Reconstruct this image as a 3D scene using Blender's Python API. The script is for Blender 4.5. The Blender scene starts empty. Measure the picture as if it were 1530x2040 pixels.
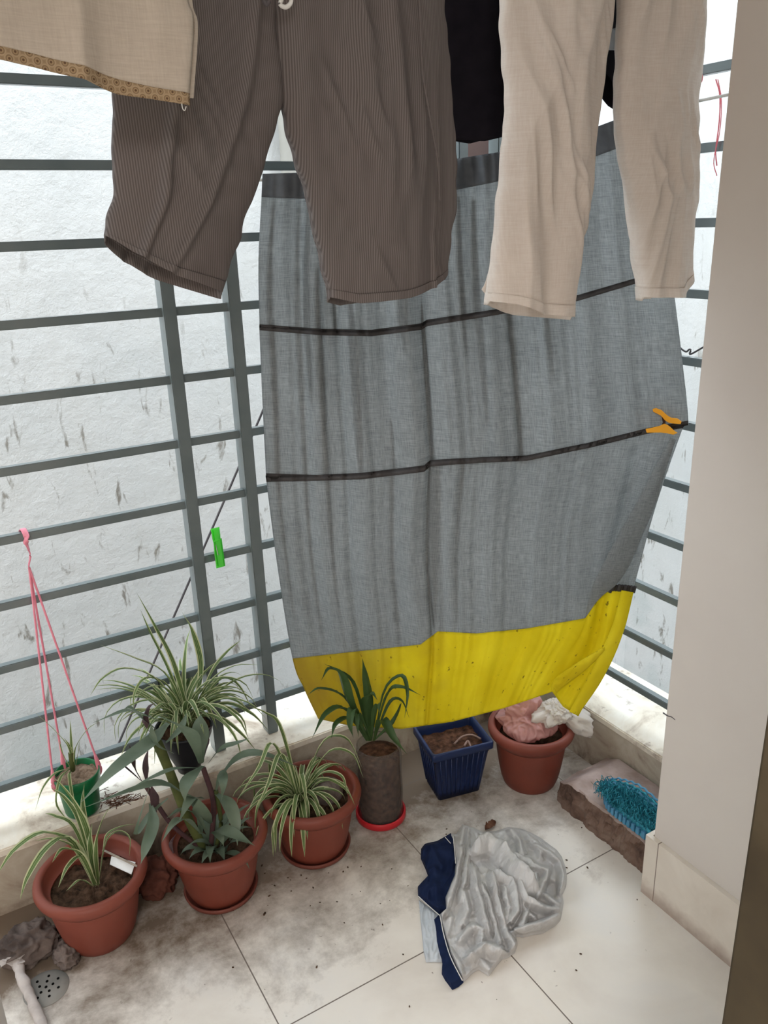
import bpy, bmesh, math, random
from mathutils import Vector, noise
random.seed(7)
SC = bpy.context.scene
COL = SC.collection
PI = math.pi

# ------------------------------------------------------------------ camera
YAW, PITCH, ROLL, FOC, CH = 0.528689, 0.342404, -0.0328900, 1623.9, 1.5
_f = Vector((math.sin(YAW)*math.cos(PITCH), math.cos(YAW)*math.cos(PITCH), -math.sin(PITCH)))
_r0 = Vector((math.cos(YAW), -math.sin(YAW), 0)); _u0 = _r0.cross(_f)
CR = _r0*math.cos(ROLL) + _u0*math.sin(ROLL)
CU = -_r0*math.sin(ROLL) + _u0*math.cos(ROLL)
from mathutils import Matrix
cd = bpy.data.cameras.new('camera'); cam = bpy.data.objects.new('camera', cd); COL.objects.link(cam)
m = Matrix((CR, CU, -_f)).transposed().to_4x4(); m.translation = (0, 0, CH); cam.matrix_world = m
cd.sensor_fit = 'VERTICAL'; cd.sensor_height = 36; cd.lens = FOC*36/2040; cd.clip_start = 0.02
SC.camera = cam

def ray(x, y):
    return _f*FOC + CR*(x-765) - CU*(y-1020)
def atY(x, y, Y):
    d = ray(x, y); return Vector((0, 0, CH)) + d*(Y/d.y)
def atX(x, y, X):
    d = ray(x, y); return Vector((0, 0, CH)) + d*(X/d.x)
def atZ(x, y, Z):
    d = ray(x, y); return Vector((0, 0, CH)) + d*((Z-CH)/d.z)
P0, P1 = Vector((.74, 1.80, 0)), Vector((1.5, 1.22, 0))
PN = Vector((P1.y-P0.y, -(P1.x-P0.x), 0)).normalized()     # points to the camera
def atC(x, y):
    d = ray(x, y); o = Vector((0, 0, CH)); return o + d*((P0-o).dot(PN)/d.dot(PN))

# ------------------------------------------------------------------ world / light / exposure
W = bpy.data.worlds.new('sky'); SC.world = W; W.use_nodes = True
bg = W.node_tree.nodes['Background']
bg.inputs[0].default_value = (0.86, 0.94, 1.0, 1); bg.inputs[1].default_value = 4.0
ld = bpy.data.lights.new('fill_light', 'AREA'); ld.energy = 55; ld.size = 1.4; ld.color = (1, .95, .91)  # unseen fill light, added to brighten the near side of the clothes
lo = bpy.data.objects.new('fill_light', ld); COL.objects.link(lo); lo.location = (-.85, -1.3, 2.45)
SC.view_settings.view_transform = 'Standard'; SC.view_settings.look = 'None'
SC.view_settings.exposure = 0.52; SC.view_settings.gamma = 1; SC.view_settings.use_curve_mapping = False
SC.cycles.max_bounces = 10; SC.cycles.diffuse_bounces = 6; SC.cycles.transparent_max_bounces = 12

# ------------------------------------------------------------------ materials
def nd(nt, t, **k):
    n = nt.nodes.new(t)
    for a, b in k.items(): setattr(n, a, b)
    return n
def ramp(nt, fac, stops):
    n = nd(nt, 'ShaderNodeValToRGB'); e = n.color_ramp.elements
    while len(e) < len(stops): e.new(0.5)
    for i, (p, c) in enumerate(stops):
        e[i].position = p; e[i].color = (*c, 1) if len(c) == 3 else c
    nt.links.new(fac, n.inputs[0]); return n.outputs[0]
def mix(nt, fac, a, b, mode='MIX'):
    n = nd(nt, 'ShaderNodeMix', data_type='RGBA', blend_type=mode)
    for i, v in ((0, fac), (6, a), (7, b)):
        if hasattr(v, 'links'): nt.links.new(v, n.inputs[i])
        elif isinstance(v, (int, float)): n.inputs[i].default_value = v
        else: n.inputs[i].default_value = (*v, 1)
    return n.outputs[2]
def mth(nt, op, a, b=0.0, c=0.0):
    n = nd(nt, 'ShaderNodeMath', operation=op)
    for i, v in enumerate((a, b, c)):
        if hasattr(v, 'links'): nt.links.new(v, n.inputs[i])
        else: n.inputs[i].default_value = v
    return n.outputs[0]
def noi(nt, vec, scale, detail=4, rough=.55, dist=0):
    n = nd(nt, 'ShaderNodeTexNoise'); n.inputs['Scale'].default_value = scale
    n.inputs['Detail'].default_value = detail; n.inputs['Roughness'].default_value = rough
    n.inputs['Distortion'].default_value = dist
    nt.links.new(vec, n.inputs['Vector']); return n.outputs[0]
def mapg(nt, vec, scale=(1, 1, 1), loc=(0, 0, 0), rot=(0, 0, 0)):
    n = nd(nt, 'ShaderNodeMapping'); n.inputs['Scale'].default_value = scale
    n.inputs['Location'].default_value = loc; n.inputs['Rotation'].default_value = rot
    nt.links.new(vec, n.inputs['Vector']); return n.outputs[0]
def base(name, col=(.5, .5, .5), rough=.6, spec=.3, metal=0):
    m = bpy.data.materials.new(name); m.use_nodes = True; nt = m.node_tree
    b = nt.nodes['Principled BSDF']; b.inputs['Base Color'].default_value = (*col, 1)
    b.inputs['Roughness'].default_value = rough; b.inputs['Specular IOR Level'].default_value = spec
    b.inputs['Metallic'].default_value = metal
    tc = nd(nt, 'ShaderNodeTexCoord')
    return m, nt, b, tc
def bump(nt, b, h, strength=.3, dist=.01):
    n = nd(nt, 'ShaderNodeBump'); n.inputs['Strength'].default_value = strength
    n.inputs['Distance'].default_value = dist
    nt.links.new(h, n.inputs['Height']); nt.links.new(n.outputs[0], b.inputs['Normal']); return n.outputs[0]
def noisy(name, c1, c2, scale=20, rough=.7, spec=.25, bs=.2, detail=5, c3=None, bd=.004):
    m, nt, b, tc = base(name, c1, rough, spec)
    n = noi(nt, tc.outputs['Object'], scale, detail)
    stops = [(.35, c1), (.65, c2)] if c3 is None else [(.3, c1), (.5, c2), (.7, c3)]
    nt.links.new(ramp(nt, n, stops), b.inputs['Base Color'])
    if bs: bump(nt, b, n, bs, bd)
    return m
def cloth_mat(name, kind, c1, c2, trans=.35, tcol=None, rough=.9, sheen=0, alpha=0):
    """kind: linen / stripe / plain / satin / tarp"""
    m, nt, b, tc = base(name, c1, rough, .15)
    uv = tc.outputs['UV']
    if kind == 'linen':
        a = noi(nt, mapg(nt, uv, (28, 420, 1)), 1, 5, .7); c = noi(nt, mapg(nt, uv, (420, 30, 1)), 1, 4, .7)
        d = noi(nt, uv, 5, 4)
        h = mth(nt, 'ADD', mth(nt, 'MULTIPLY', a, .55), mth(nt, 'MULTIPLY', c, .45))
        col = ramp(nt, h, [(.38, c1), (.6, c2)])
        col = mix(nt, mth(nt, 'MULTIPLY', d, .35), col, tuple(v*.75 for v in c1))
    elif kind == 'stripe':
        sx = nd(nt, 'ShaderNodeSeparateXYZ'); nt.links.new(uv, sx.inputs[0])
        wv = mth(nt, 'SINE', mth(nt, 'MULTIPLY', sx.outputs[0], 2*PI/.0030))
        h = mth(nt, 'MULTIPLY_ADD', wv, .5, .5)
        d = noi(nt, uv, 9, 4); col = ramp(nt, h, [(.25, c1), (.8, c2)])
        col = mix(nt, mth(nt, 'MULTIPLY', d, .3), col, (c1[0]*1.25, c1[1]*.95, c1[2]*.95))
    elif kind == 'tarp':
        a = noi(nt, uv, 7, 4); col = ramp(nt, a, [(.35, c1), (.65, c2)])
        v = noi(nt, mapg(nt, uv, (60, 45, 1)), 1, 3, .6)
        spots = ramp(nt, v, [(.66, (0, 0, 0)), (.71, (1, 1, 1))])
        col = mix(nt, mth(nt, 'MULTIPLY', spots, .75), col, (.10, .05, .015))
        # old brown dirt on the left half of the cloth
        sx = nd(nt, 'ShaderNodeSeparateXYZ'); nt.links.new(uv, sx.inputs[0])
        g = mth(nt, 'SUBTRACT', 1.0, mth(nt, 'MULTIPLY', sx.outputs[0], 2.6))
        g = mth(nt, 'ADD', g, mth(nt, 'MULTIPLY', mth(nt, 'SUBTRACT', noi(nt, uv, 9, 5), .5), 1.2))
        g = nd(nt, 'ShaderNodeClamp').outputs[0] if 0 else mth(nt, 'MINIMUM', mth(nt, 'MAXIMUM', g, 0), 1)
        col = mix(nt, mth(nt, 'MULTIPLY', g, .7), col, (.42, .27, .07)); h = a
    else:
        h = noi(nt, uv, 14 if kind == 'satin' else 40, 4); col = ramp(nt, h, [(.35, c1), (.65, c2)])
    nt.links.new(col, b.inputs['Base Color'])
    nrm = bump(nt, b, h, .12 if kind != 'satin' else .04, .002)
    out = nt.nodes['Material Output']
    tr = nd(nt, 'ShaderNodeBsdfTranslucent')
    if tcol: tr.inputs[0].default_value = (*tcol, 1)
    else: nt.links.new(col, tr.inputs[0])
    mx = nd(nt, 'ShaderNodeMixShader'); mx.inputs[0].default_value = trans
    nt.links.new(b.outputs[0], mx.inputs[1]); nt.links.new(tr.outputs[0], mx.inputs[2])
    o = mx.outputs[0]
    if alpha:
        tp = nd(nt, 'ShaderNodeBsdfTransparent'); m2 = nd(nt, 'ShaderNodeMixShader'); m2.inputs[0].default_value = alpha
        nt.links.new(o, m2.inputs[1]); nt.links.new(tp.outputs[0], m2.inputs[2]); o = m2.outputs[0]
    nt.links.new(o, out.inputs[0]); return m

M = {}
# floor: pale marble tiles with thin joints, soil dirt and painted shade near the pots
def floor_mat():
    m, nt, b, tc = base('marble_tiles', (.7, .66, .6), .22, .45)
    g = nd(nt, 'ShaderNodeNewGeometry').outputs['Position']
    s = nd(nt, 'ShaderNodeSeparateXYZ'); nt.links.new(g, s.inputs[0])
    def joint(c, off):
        t = mth(nt, 'FRACT', mth(nt, 'DIVIDE', mth(nt, 'SUBTRACT', c, off-4.92), .492))
        t = mth(nt, 'MINIMUM', t, mth(nt, 'SUBTRACT', 1.0, t))
        return mth(nt, 'LESS_THAN', t, .0028)
    j = mth(nt, 'MAXIMUM', joint(s.outputs[0], .8818), joint(s.outputs[1], 1.1372))
    n1 = noi(nt, g, 3.2, 6, .6, .3); n2 = noi(nt, g, 14, 6, .65)
    col = ramp(nt, n1, [(.3, (.66, .61, .55)), (.5, (.76, .72, .66)), (.7, (.72, .70, .67))])
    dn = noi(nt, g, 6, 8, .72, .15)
    # dirt, darkened further to paint in shade: fades with distance from the parapet at Y=1.745 and from the left corner
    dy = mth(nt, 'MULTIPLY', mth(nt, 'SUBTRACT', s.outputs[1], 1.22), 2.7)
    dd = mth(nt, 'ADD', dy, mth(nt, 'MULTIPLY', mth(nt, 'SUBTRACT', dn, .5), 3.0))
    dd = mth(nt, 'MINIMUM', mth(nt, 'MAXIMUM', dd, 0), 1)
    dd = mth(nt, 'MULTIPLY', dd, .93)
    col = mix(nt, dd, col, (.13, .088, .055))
    st = noi(nt, g, 2.1, 5, .6, .8)
    col = mix(nt, mth(nt, 'MULTIPLY', ramp(nt, st, [(.55, (0, 0, 0)), (.7, (1, 1, 1))]), .16), col, (.40, .33, .28))
    sp = ramp(nt, noi(nt, g, 55, 3, .5), [(.71, (0, 0, 0)), (.745, (1, 1, 1))])
    spm = ramp(nt, noi(nt, g, 4, 3, .5), [(.48, (0, 0, 0)), (.6, (1, 1, 1))])
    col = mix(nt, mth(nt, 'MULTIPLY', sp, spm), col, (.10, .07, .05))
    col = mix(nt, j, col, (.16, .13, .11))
    nt.links.new(col, b.inputs['Base Color'])
    rr = mth(nt, 'MULTIPLY_ADD', n2, .25, .22); rr = mth(nt, 'ADD', rr, mth(nt, 'MULTIPLY', dd, .4))
    nt.links.new(rr, b.inputs['Roughness'])
    bump(nt, b, mth(nt, 'SUBTRACT', mth(nt, 'MULTIPLY', n2, .15), j), .25, .002)
    return m
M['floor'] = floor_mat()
def stained_wall():
    m, nt, b, tc = base('weathered_plaster', (.8, .8, .78), .95, .1)
    g = nd(nt, 'ShaderNodeNewGeometry').outputs['Position']
    n1 = noi(nt, g, 1.5, 5); col = ramp(nt, n1, [(.35, (.54, .55, .545)), (.65, (.61, .61, .60))])
    v = noi(nt, mapg(nt, g, (19, 19, 5.5), rot=(0, .16, 0)), 1, 5, .6, .5)
    mk = ramp(nt, v, [(.60, (0, 0, 0)), (.68, (1, 1, 1))])
    s = nd(nt, 'ShaderNodeSeparateXYZ'); nt.links.new(g, s.inputs[0])
    low = mth(nt, 'MINIMUM', mth(nt, 'MAXIMUM', mth(nt, 'SUBTRACT', 1.75, s.outputs[2]), .1), 1)
    col = mix(nt, mth(nt, 'MULTIPLY', mth(nt, 'MULTIPLY', mk, low), .85), col, (.17, .15, .12))
    v2 = noi(nt, mapg(nt, g, (7, 7, 1.3), rot=(0, .1, 0)), 1, 5, .6)
    col = mix(nt, mth(nt, 'MULTIPLY', ramp(nt, v2, [(.5, (0, 0, 0)), (.75, (1, 1, 1))]), .3), col, (.50, .49, .46))
    pe = noi(nt, g, 9, 6, .7); mos = ramp(nt, noi(nt, g, 2.3, 3), [(.5, (0, 0, 0)), (.62, (1, 1, 1))])
    lw2 = mth(nt, 'MINIMUM', mth(nt, 'MAXIMUM', mth(nt, 'SUBTRACT', .2, s.outputs[2]), 0), 1)
    col = mix(nt, mth(nt, 'MULTIPLY', mth(nt, 'MULTIPLY', mos, lw2), .6), col, (.45, .49, .48))
    nt.links.new(col, b.inputs['Base Color']); bump(nt, b, pe, .5, .02); return m
M['outer'] = stained_wall()
M['ground'] = noisy('grey_ground', (.50, .49, .47), (.56, .55, .53), 3, .9, .1, .1)
M['plaster'] = noisy('beige_wall_paint', (.62, .565, .52), (.65, .60, .55), 3, .8, .2, .03)
M['ceiling'] = noisy('white_ceiling', (.74, .72, .68), (.78, .76, .72), 3, .9, .1, .03)
def ledge_mat():
    m, nt, b, tc = base('ledge_marble', (.8, .75, .66), .45, .35)
    g = nd(nt, 'ShaderNodeNewGeometry').outputs['Position']
    n = noi(nt, g, 6, 7, .65, .4); n2 = noi(nt, g, 30, 5, .6)
    col = ramp(nt, n, [(.34, (.40, .32, .25)), (.46, (.72, .66, .56)), (.6, (.80, .77, .70))])
    col = mix(nt, mth(nt, 'MULTIPLY', ramp(nt, n2, [(.6, (0, 0, 0)), (.7, (1, 1, 1))]), .6), col, (.25, .18, .14))
    nt.links.new(col, b.inputs['Base Color']); bump(nt, b, n2, .2, .004); return m
M['ledge'] = ledge_mat()
def parapet_mat():
    m, nt, b, tc = base('dirty_parapet', (.5, .44, .36), .85, .15)
    g = nd(nt, 'ShaderNodeNewGeometry').outputs['Position']
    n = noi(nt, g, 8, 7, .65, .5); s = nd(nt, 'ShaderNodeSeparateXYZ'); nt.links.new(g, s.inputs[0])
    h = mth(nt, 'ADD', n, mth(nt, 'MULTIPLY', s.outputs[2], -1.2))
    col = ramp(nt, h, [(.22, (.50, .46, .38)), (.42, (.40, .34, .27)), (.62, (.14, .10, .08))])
    nt.links.new(col, b.inputs['Base Color']); bump(nt, b, n, .3, .01); return m
M['parapet'] = parapet_mat()
def skirting_mat():
    m, nt, b, tc = base('skirting_tile', (.6, .55, .47), .3, .4)
    g = nd(nt, 'ShaderNodeNewGeometry').outputs['Position']
    s = nd(nt, 'ShaderNodeSeparateXYZ'); nt.links.new(g, s.inputs[0])
    n = noi(nt, g, 5, 6, .6, 1)
    col = ramp(nt, n, [(.3, (.62, .55, .47)), (.7, (.72, .66, .58))])
    j = mth(nt, 'LESS_THAN', mth(nt, 'ABSOLUTE', mth(nt, 'SUBTRACT', s.outputs[1], .968)), .0012)
    col = mix(nt, j, col, (.2, .15, .12))
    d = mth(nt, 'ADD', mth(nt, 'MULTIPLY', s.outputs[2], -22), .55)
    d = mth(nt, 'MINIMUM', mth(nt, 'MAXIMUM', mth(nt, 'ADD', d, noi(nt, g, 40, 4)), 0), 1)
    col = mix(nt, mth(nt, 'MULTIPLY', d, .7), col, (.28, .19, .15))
    nt.links.new(col, b.inputs['Base Color']); return m
M['skirting'] = skirting_mat()
M['step_top'] = noisy('cracked_cement', (.26, .19, .165), (.42, .335, .31), 14, .9, .15, .5, 7, bd=.01)
M['step_side'] = noisy('raw_brick_side', (.08, .05, .04), (.17, .11, .085), 22, .95, .1, .8, 8, c3=(.21, .15, .12), bd=.012)
M['rail'] = noisy('grey_green_rail_paint', (.10, .13, .135), (.125, .155, .16), 12, .3, .5, .03)
M['rail'].node_tree.nodes['Principled BSDF'].inputs['Coat Weight'].default_value = 0.35
M['rail'].node_tree.nodes['Principled BSDF'].inputs['Coat IOR'].default_value = 1.7
M['rail'].node_tree.nodes['Principled BSDF'].inputs['Coat Roughness'].default_value = .12
M['terracotta'] = noisy('terracotta_plastic', (.165, .038, .023), (.20, .048, .030), 7, .5, .35, .05, 6)
M['terracotta2'] = noisy('terracotta_plastic_pale', (.215, .054, .034), (.18, .043, .028), 6, .5, .35, .05, 6)
M['saucer'] = noisy('dark_terracotta_plastic', (.13, .035, .025), (.17, .05, .035), 9, .5, .35, .05)
M['soil'] = noisy('dark_soil', (.018, .012, .008), (.07, .04, .025), 60, .95, .1, .8, 8, c3=(.12, .07, .045), bd=.01)
M['soil_dry'] = noisy('dry_sandy_soil', (.20, .14, .10), (.36, .27, .20), 70, .95, .1, .8, 8, bd=.01)
M['soil_husk'] = noisy('brown_husk_soil', (.022, .012, .008), (.075, .036, .022), 70, .95, .1, .8, 8, c3=(.13, .065, .04), bd=.01)
M['green_plastic'] = noisy('green_plastic', (.005, .13, .045), (.008, .17, .06), 5, .35, .45, 0)
M['black_plastic'] = noisy('black_plastic', (.012, .014, .018), (.022, .024, .03), 5, .45, .4, 0)
M['blue_plastic'] = noisy('navy_plastic', (.006, .016, .065), (.010, .024, .09), 5, .4, .4, .02)
M['red_plastic'] = noisy('red_plastic', (.42, .015, .02), (.5, .02, .03), 5, .4, .4, 0)
M['pink'] = noisy('pink_plastic', (.72, .22, .30), (.80, .28, .36), 30, .5, .35, .1)
M['pinkred'] = noisy('faded_red_string', (.65, .12, .16), (.75, .22, .26), 30, .7, .2, .1)
M['white_card'] = noisy('white_label', (.78, .79, .78), (.85, .85, .84), 9, .5, .3, 0)
M['cable'] = noisy('dark_cable', (.06, .055, .06), (.09, .08, .085), 9, .6, .3, 0)
M['rope'] = noisy('white_rope', (.6, .6, .58), (.7, .7, .68), 60, .8, .2, .3)
M['orange'] = noisy('orange_plastic', (.85, .36, .01), (.92, .42, .02), 8, .35, .45, 0)
M['spring'] = noisy('steel_spring', (.3, .3, .3), (.4, .4, .4), 8, .35, .5, 0)
M['teal'] = noisy('teal_plastic_strip', (.008, .13, .20), (.04, .36, .46), 140, .5, .35, .1)
M['teal_pale'] = noisy('blue_plastic_block', (.05, .20, .34), (.08, .26, .42), 30, .5, .35, .1)
M['rock'] = noisy('grey_brown_rock', (.07, .055, .05), (.18, .145, .13), 16, .95, .1, .7, 8, bd=.015)
M['brick'] = noisy('broken_red_brick', (.06, .022, .016), (.12, .045, .032), 18, .95, .1, .7, 8, bd=.012)
M['drain'] = noisy('steel_drain', (.16, .16, .15), (.26, .25, .23), 12, .55, .4, .1)
M['hole'] = noisy('drain_hole', (.004, .004, .004), (.006, .006, .006), 5, .9, .05, 0)
M['bark'] = noisy('plant_stem', (.055, .07, .022), (.095, .11, .035), 25, .7, .2, .1)
M['purple_stem'] = noisy('purple_stem', (.06, .03, .035), (.10, .05, .05), 25, .7, .2, .1)
M['dryleaf'] = noisy('dry_leaf', (.09, .04, .025), (.16, .08, .05), 40, .85, .15, .3)
M['straw'] = noisy('pale_debris', (.30, .25, .20), (.45, .39, .33), 60, .9, .1, .3)
M['straw2'] = noisy('dry_root_skin', (.20, .13, .11), (.30, .21, .18), 60, .9, .1, .3)
M['paleplaster'] = noisy('pale_broken_plaster', (.42, .38, .36), (.56, .52, .50), 25, .9, .1, .6, 7)
M['white_frame'] = noisy('white_door_frame', (.66, .67, .68), (.72, .73, .74), 6, .45, .35, 0)
M['brown_frame'] = noisy('stained_brown_frame', (.03, .02, .009), (.055, .04, .019), 5, .6, .3, .1, 6, c3=(.09, .068, .04))
M['brown_window'] = noisy('brown_window_board', (.035, .018, .015), (.05, .027, .022), 6, .6, .3, .1)
M['cream'] = noisy('cream_pipe', (.30, .29, .26), (.34, .33, .30), 6, .6, .3, 0)
def lime():
    m, nt, b, tc = base('lime_green_plastic', (.08, .62, .05), .3, .5)
    b.inputs['Transmission Weight'].default_value = 0.0
    tr = nd(nt, 'ShaderNodeBsdfTranslucent'); tr.inputs[0].default_value = (.25, 1, .18, 1)
    mx = nd(nt, 'ShaderNodeMixShader'); mx.inputs[0].default_value = .45
    nt.links.new(b.outputs[0], mx.inputs[1]); nt.links.new(tr.outputs[0], mx.inputs[2])
    nt.links.new(mx.outputs[0], nt.nodes['Material Output'].inputs[0]); return m
M['lime'] = lime()
def film(name, col, a, noise_s=25):
    m, nt, b, tc = base(name, col, .22, .6)
    n = noi(nt, tc.outputs['Object'], noise_s, 5)
    bump(nt, b, n, .5, .006)
    tp = nd(nt, 'ShaderNodeBsdfTransparent'); tr = nd(nt, 'ShaderNodeBsdfTranslucent'); tr.inputs[0].default_value = (*col, 1)
    m1 = nd(nt, 'ShaderNodeMixShader'); m1.inputs[0].default_value = .35
    nt.links.new(b.outputs[0], m1.inputs[1]); nt.links.new(tr.outputs[0], m1.inputs[2])
    mx = nd(nt, 'ShaderNodeMixShader'); mx.inputs[0].default_value = a
    nt.links.new(m1.outputs[0], mx.inputs[1]); nt.links.new(tp.outputs[0], mx.inputs[2])
    nt.links.new(mx.outputs[0], nt.nodes['Material Output'].inputs[0]); return m
M['bag_white'] = film('clear_white_plastic_film', (.80, .76, .72), .3)
M['bag_pink'] = film('pink_plastic_film', (.66, .36, .34), .25)
M['jar'] = film('cloudy_clear_plastic', (.20, .18, .17), .6, 12)
def leaf_mat(name, mid, mid2, edge=None, trans=.3):
    m, nt, b, tc = base(name, mid, .45, .35)
    s = nd(nt, 'ShaderNodeSeparateXYZ'); nt.links.new(tc.outputs['UV'], s.inputs[0])
    n = noi(nt, tc.outputs['Object'], 14, 3); col = ramp(nt, n, [(.35, mid), (.65, mid2)])
    if edge:
        d = mth(nt, 'ABSOLUTE', mth(nt, 'SUBTRACT', s.outputs[0], .5))
        e = mth(nt, 'GREATER_THAN', d, .31); col = mix(nt, mth(nt, 'MULTIPLY', e, .9), col, edge)
        c = mth(nt, 'LESS_THAN', mth(nt, 'ABSOLUTE', mth(nt, 'SUBTRACT', d, .12)), .03)
        col = mix(nt, mth(nt, 'MULTIPLY', c, .35), col, edge)
    nt.links.new(col, b.inputs['Base Color'])
    tr = nd(nt, 'ShaderNodeBsdfTranslucent'); nt.links.new(col, tr.inputs[0])
    mx = nd(nt, 'ShaderNodeMixShader'); mx.inputs[0].default_value = trans
    nt.links.new(b.outputs[0], mx.inputs[1]); nt.links.new(tr.outputs[0], mx.inputs[2])
    nt.links.new(mx.outputs[0], nt.nodes['Material Output'].inputs[0]); return m
M['spider'] = leaf_mat('striped_leaf', (.06, .12, .03), (.11, .19, .05), (.58, .60, .36))
M['broad'] = leaf_mat('grey_green_leaf', (.11, .155, .105), (.165, .215, .155))
M['purple'] = leaf_mat('purple_leaf', (.055, .035, .04), (.09, .05, .055))
M['lily'] = leaf_mat('plain_green_leaf', (.035, .075, .022), (.06, .115, .038))
M['curtain'] = cloth_mat('grey_sheer_linen', 'linen', (.30, .318, .325), (.58, .605, .61), .66, alpha=.05)
M['curtain_hem'] = cloth_mat('dark_grey_hem', 'plain', (.14, .15, .165), (.18, .19, .205), .35)
M['curtain_band'] = cloth_mat('dark_band', 'plain', (.055, .05, .05), (.08, .075, .075), .08)
M['tarp'] = cloth_mat('yellow_stained_cloth', 'tarp', (.80, .68, .02), (.88, .78, .04), .46)
M['gray_trouser'] = cloth_mat('grey_pinstripe_linen', 'stripe', (.14, .125, .12), (.24, .22, .21), .3)
M['linen_trouser'] = cloth_mat('cream_linen', 'linen', (.80, .72, .65), (.90, .84, .78), .36)
M['tunic'] = cloth_mat('beige_cotton', 'linen', (.60, .53, .45), (.72, .65, .56), .3)
M['black_cloth'] = cloth_mat('black_cotton', 'plain', (.006, .005, .008), (.010, .008, .012), .02)
M['satin'] = cloth_mat('silver_satin', 'satin', (.47, .465, .46), (.56, .555, .55), .05, rough=.36)
M['satin'].node_tree.nodes['Principled BSDF'].inputs['Specular IOR Level'].default_value = .6
M['lining'] = cloth_mat('pale_blue_lining', 'plain', (.50, .54, .58), (.58, .62, .66), .1)
M['navy'] = cloth_mat('navy_cloth', 'plain', (.006, .013, .045), (.011, .021, .065), .03, rough=.8)
def border_mat():
    m, nt, b, tc = base('woven_gold_border', (.3, .2, .1), .8, .2)
    v = nd(nt, 'ShaderNodeTexVoronoi', feature='F1'); v.inputs['Scale'].default_value = 1; v.inputs['Randomness'].default_value = 0
    nt.links.new(mapg(nt, tc.outputs['UV'], (105, 105, 1), rot=(0, 0, .785)), v.inputs['Vector'])
    col = ramp(nt, v.outputs['Distance'], [(.10, (.12, .07, .04)), (.18, (.36, .26, .15)), (.32, (.18, .12, .07)), (.42, (.40, .30, .19)), (.6, (.28, .20, .12))])
    nt.links.new(col, b.inputs['Base Color']); return m
M['border'] = border_mat()

# ------------------------------------------------------------------ helpers
def tag(o, label=None, cat=None, group=None, kind=None):
    for k, v in (('label', label), ('category', cat), ('group', group), ('kind', kind)):
        if v: o[k] = v
    return o
def empty(name, loc=(0, 0, 0)):
    o = bpy.data.objects.new(name, None); COL.objects.link(o); o.location = loc; o.empty_display_size = .02
    return o
def obj(name, bm, mat, parent=None, smooth=True, recalc=True):
    if recalc: bmesh.ops.recalc_face_normals(bm, faces=bm.faces)
    me = bpy.data.meshes.new(name); bm.to_mesh(me); bm.free()
    for mm in (mat if isinstance(mat, (list, tuple)) else [mat]): me.materials.append(M[mm] if isinstance(mm, str) else mm)
    for p in me.polygons: p.use_smooth = smooth
    o = bpy.data.objects.new(name, me); COL.objects.link(o)
    if parent is not None:
        o.parent = parent
        root = parent
        off = Vector(root.location)
        while root.parent: root = root.parent; off += Vector(root.location)
        me.transform(Matrix.Translation(-off))
    return o
def bx(bm, x0, x1, y0, y1, z0, z1, bev=0):
    r = bmesh.ops.create_cube(bm, size=1); vs = r['verts']
    for v in vs:
        v.co = Vector((x0 if v.co.x < 0 else x1, y0 if v.co.y < 0 else y1, z0 if v.co.z < 0 else z1))
    if bev:
        es = {e for v in vs for e in v.link_edges}
        bmesh.ops.bevel(bm, geom=list(es), offset=bev, segments=2, affect='EDGES')
def struct(name, bm, mat, smooth=False):
    o = obj(name, bm, mat, None, smooth); o['kind'] = 'structure'; return o
def box(name, a, mat, parent=None, bev=0, kind=None):
    bm = bmesh.new(); bx(bm, *a, bev); o = obj(name, bm, mat, parent, False)
    if kind: o['kind'] = kind
    return o
def lathe(bm, prof, c, n=64, wob=0, ax=None):
    rings = []
    for r, z in prof:
        ring = []
        for i in range(n):
            a = 2*PI*i/n; rr = r*(1 + wob*noise.noise(Vector((math.cos(a)*1.5, math.sin(a)*1.5, z*18+c[0]*9))))
            ring.append(bm.verts.new((c[0]+rr*math.cos(a), c[1]+rr*math.sin(a), c[2]+z)))
        rings.append(ring)
    for a, b in zip(rings, rings[1:]):
        for i in range(n): bm.faces.new((a[i], a[(i+1) % n], b[(i+1) % n], b[i]))
    return rings
def cap(bm, ring): bm.faces.new(ring)
def spline(pts, n):
    pts = [Vector(p) for p in pts]
    if len(pts) == 2: return [pts[0].lerp(pts[1], i/n) for i in range(n+1)]
    q = [pts[0]*2-pts[1]] + pts + [pts[-1]*2-pts[-2]]; out = []; k = len(pts)-1
    for i in range(n+1):
        t = i/n*k; j = min(int(t), k-1); u = t-j
        a, b, c, d = q[j:j+4]
        out.append(.5*((2*b)+(c-a)*u+(2*a-5*b+4*c-d)*u*u+(3*b-a-3*c+d)*u**3))
    return out
def tube(bm, pts, r, n=8, steps=None, flat=1.0, closed_ends=True):
    P = spline(pts, steps or max(2, (len(pts)-1)*8)); rings = []
    up = Vector((0, 0, 1))
    for i, p in enumerate(P):
        t = (P[min(i+1, len(P)-1)]-P[max(i-1, 0)]).normalized()
        s = t.cross(up)
        if s.length < .1: s = t.cross(Vector((1, 0, 0)))
        s.normalize(); w = s.cross(t)
        rr = r(i/(len(P)-1)) if callable(r) else r
        rings.append([bm.verts.new(p + s*rr*math.cos(2*PI*k/n) + w*rr*flat*math.sin(2*PI*k/n)) for k in range(n)])
    for a, b in zip(rings, rings[1:]):
        for i in range(n): bm.faces.new((a[i], a[(i+1) % n], b[(i+1) % n], b[i]))
    if closed_ends: bm.faces.new(rings[0]); bm.faces.new(rings[-1])
def nz(x, y, z=0): return noise.noise(Vector((x, y, z)))
def sm(a, b, x):
    t = max(0, min(1, (x-a)/(b-a))); return t*t*(3-2*t)
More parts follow.
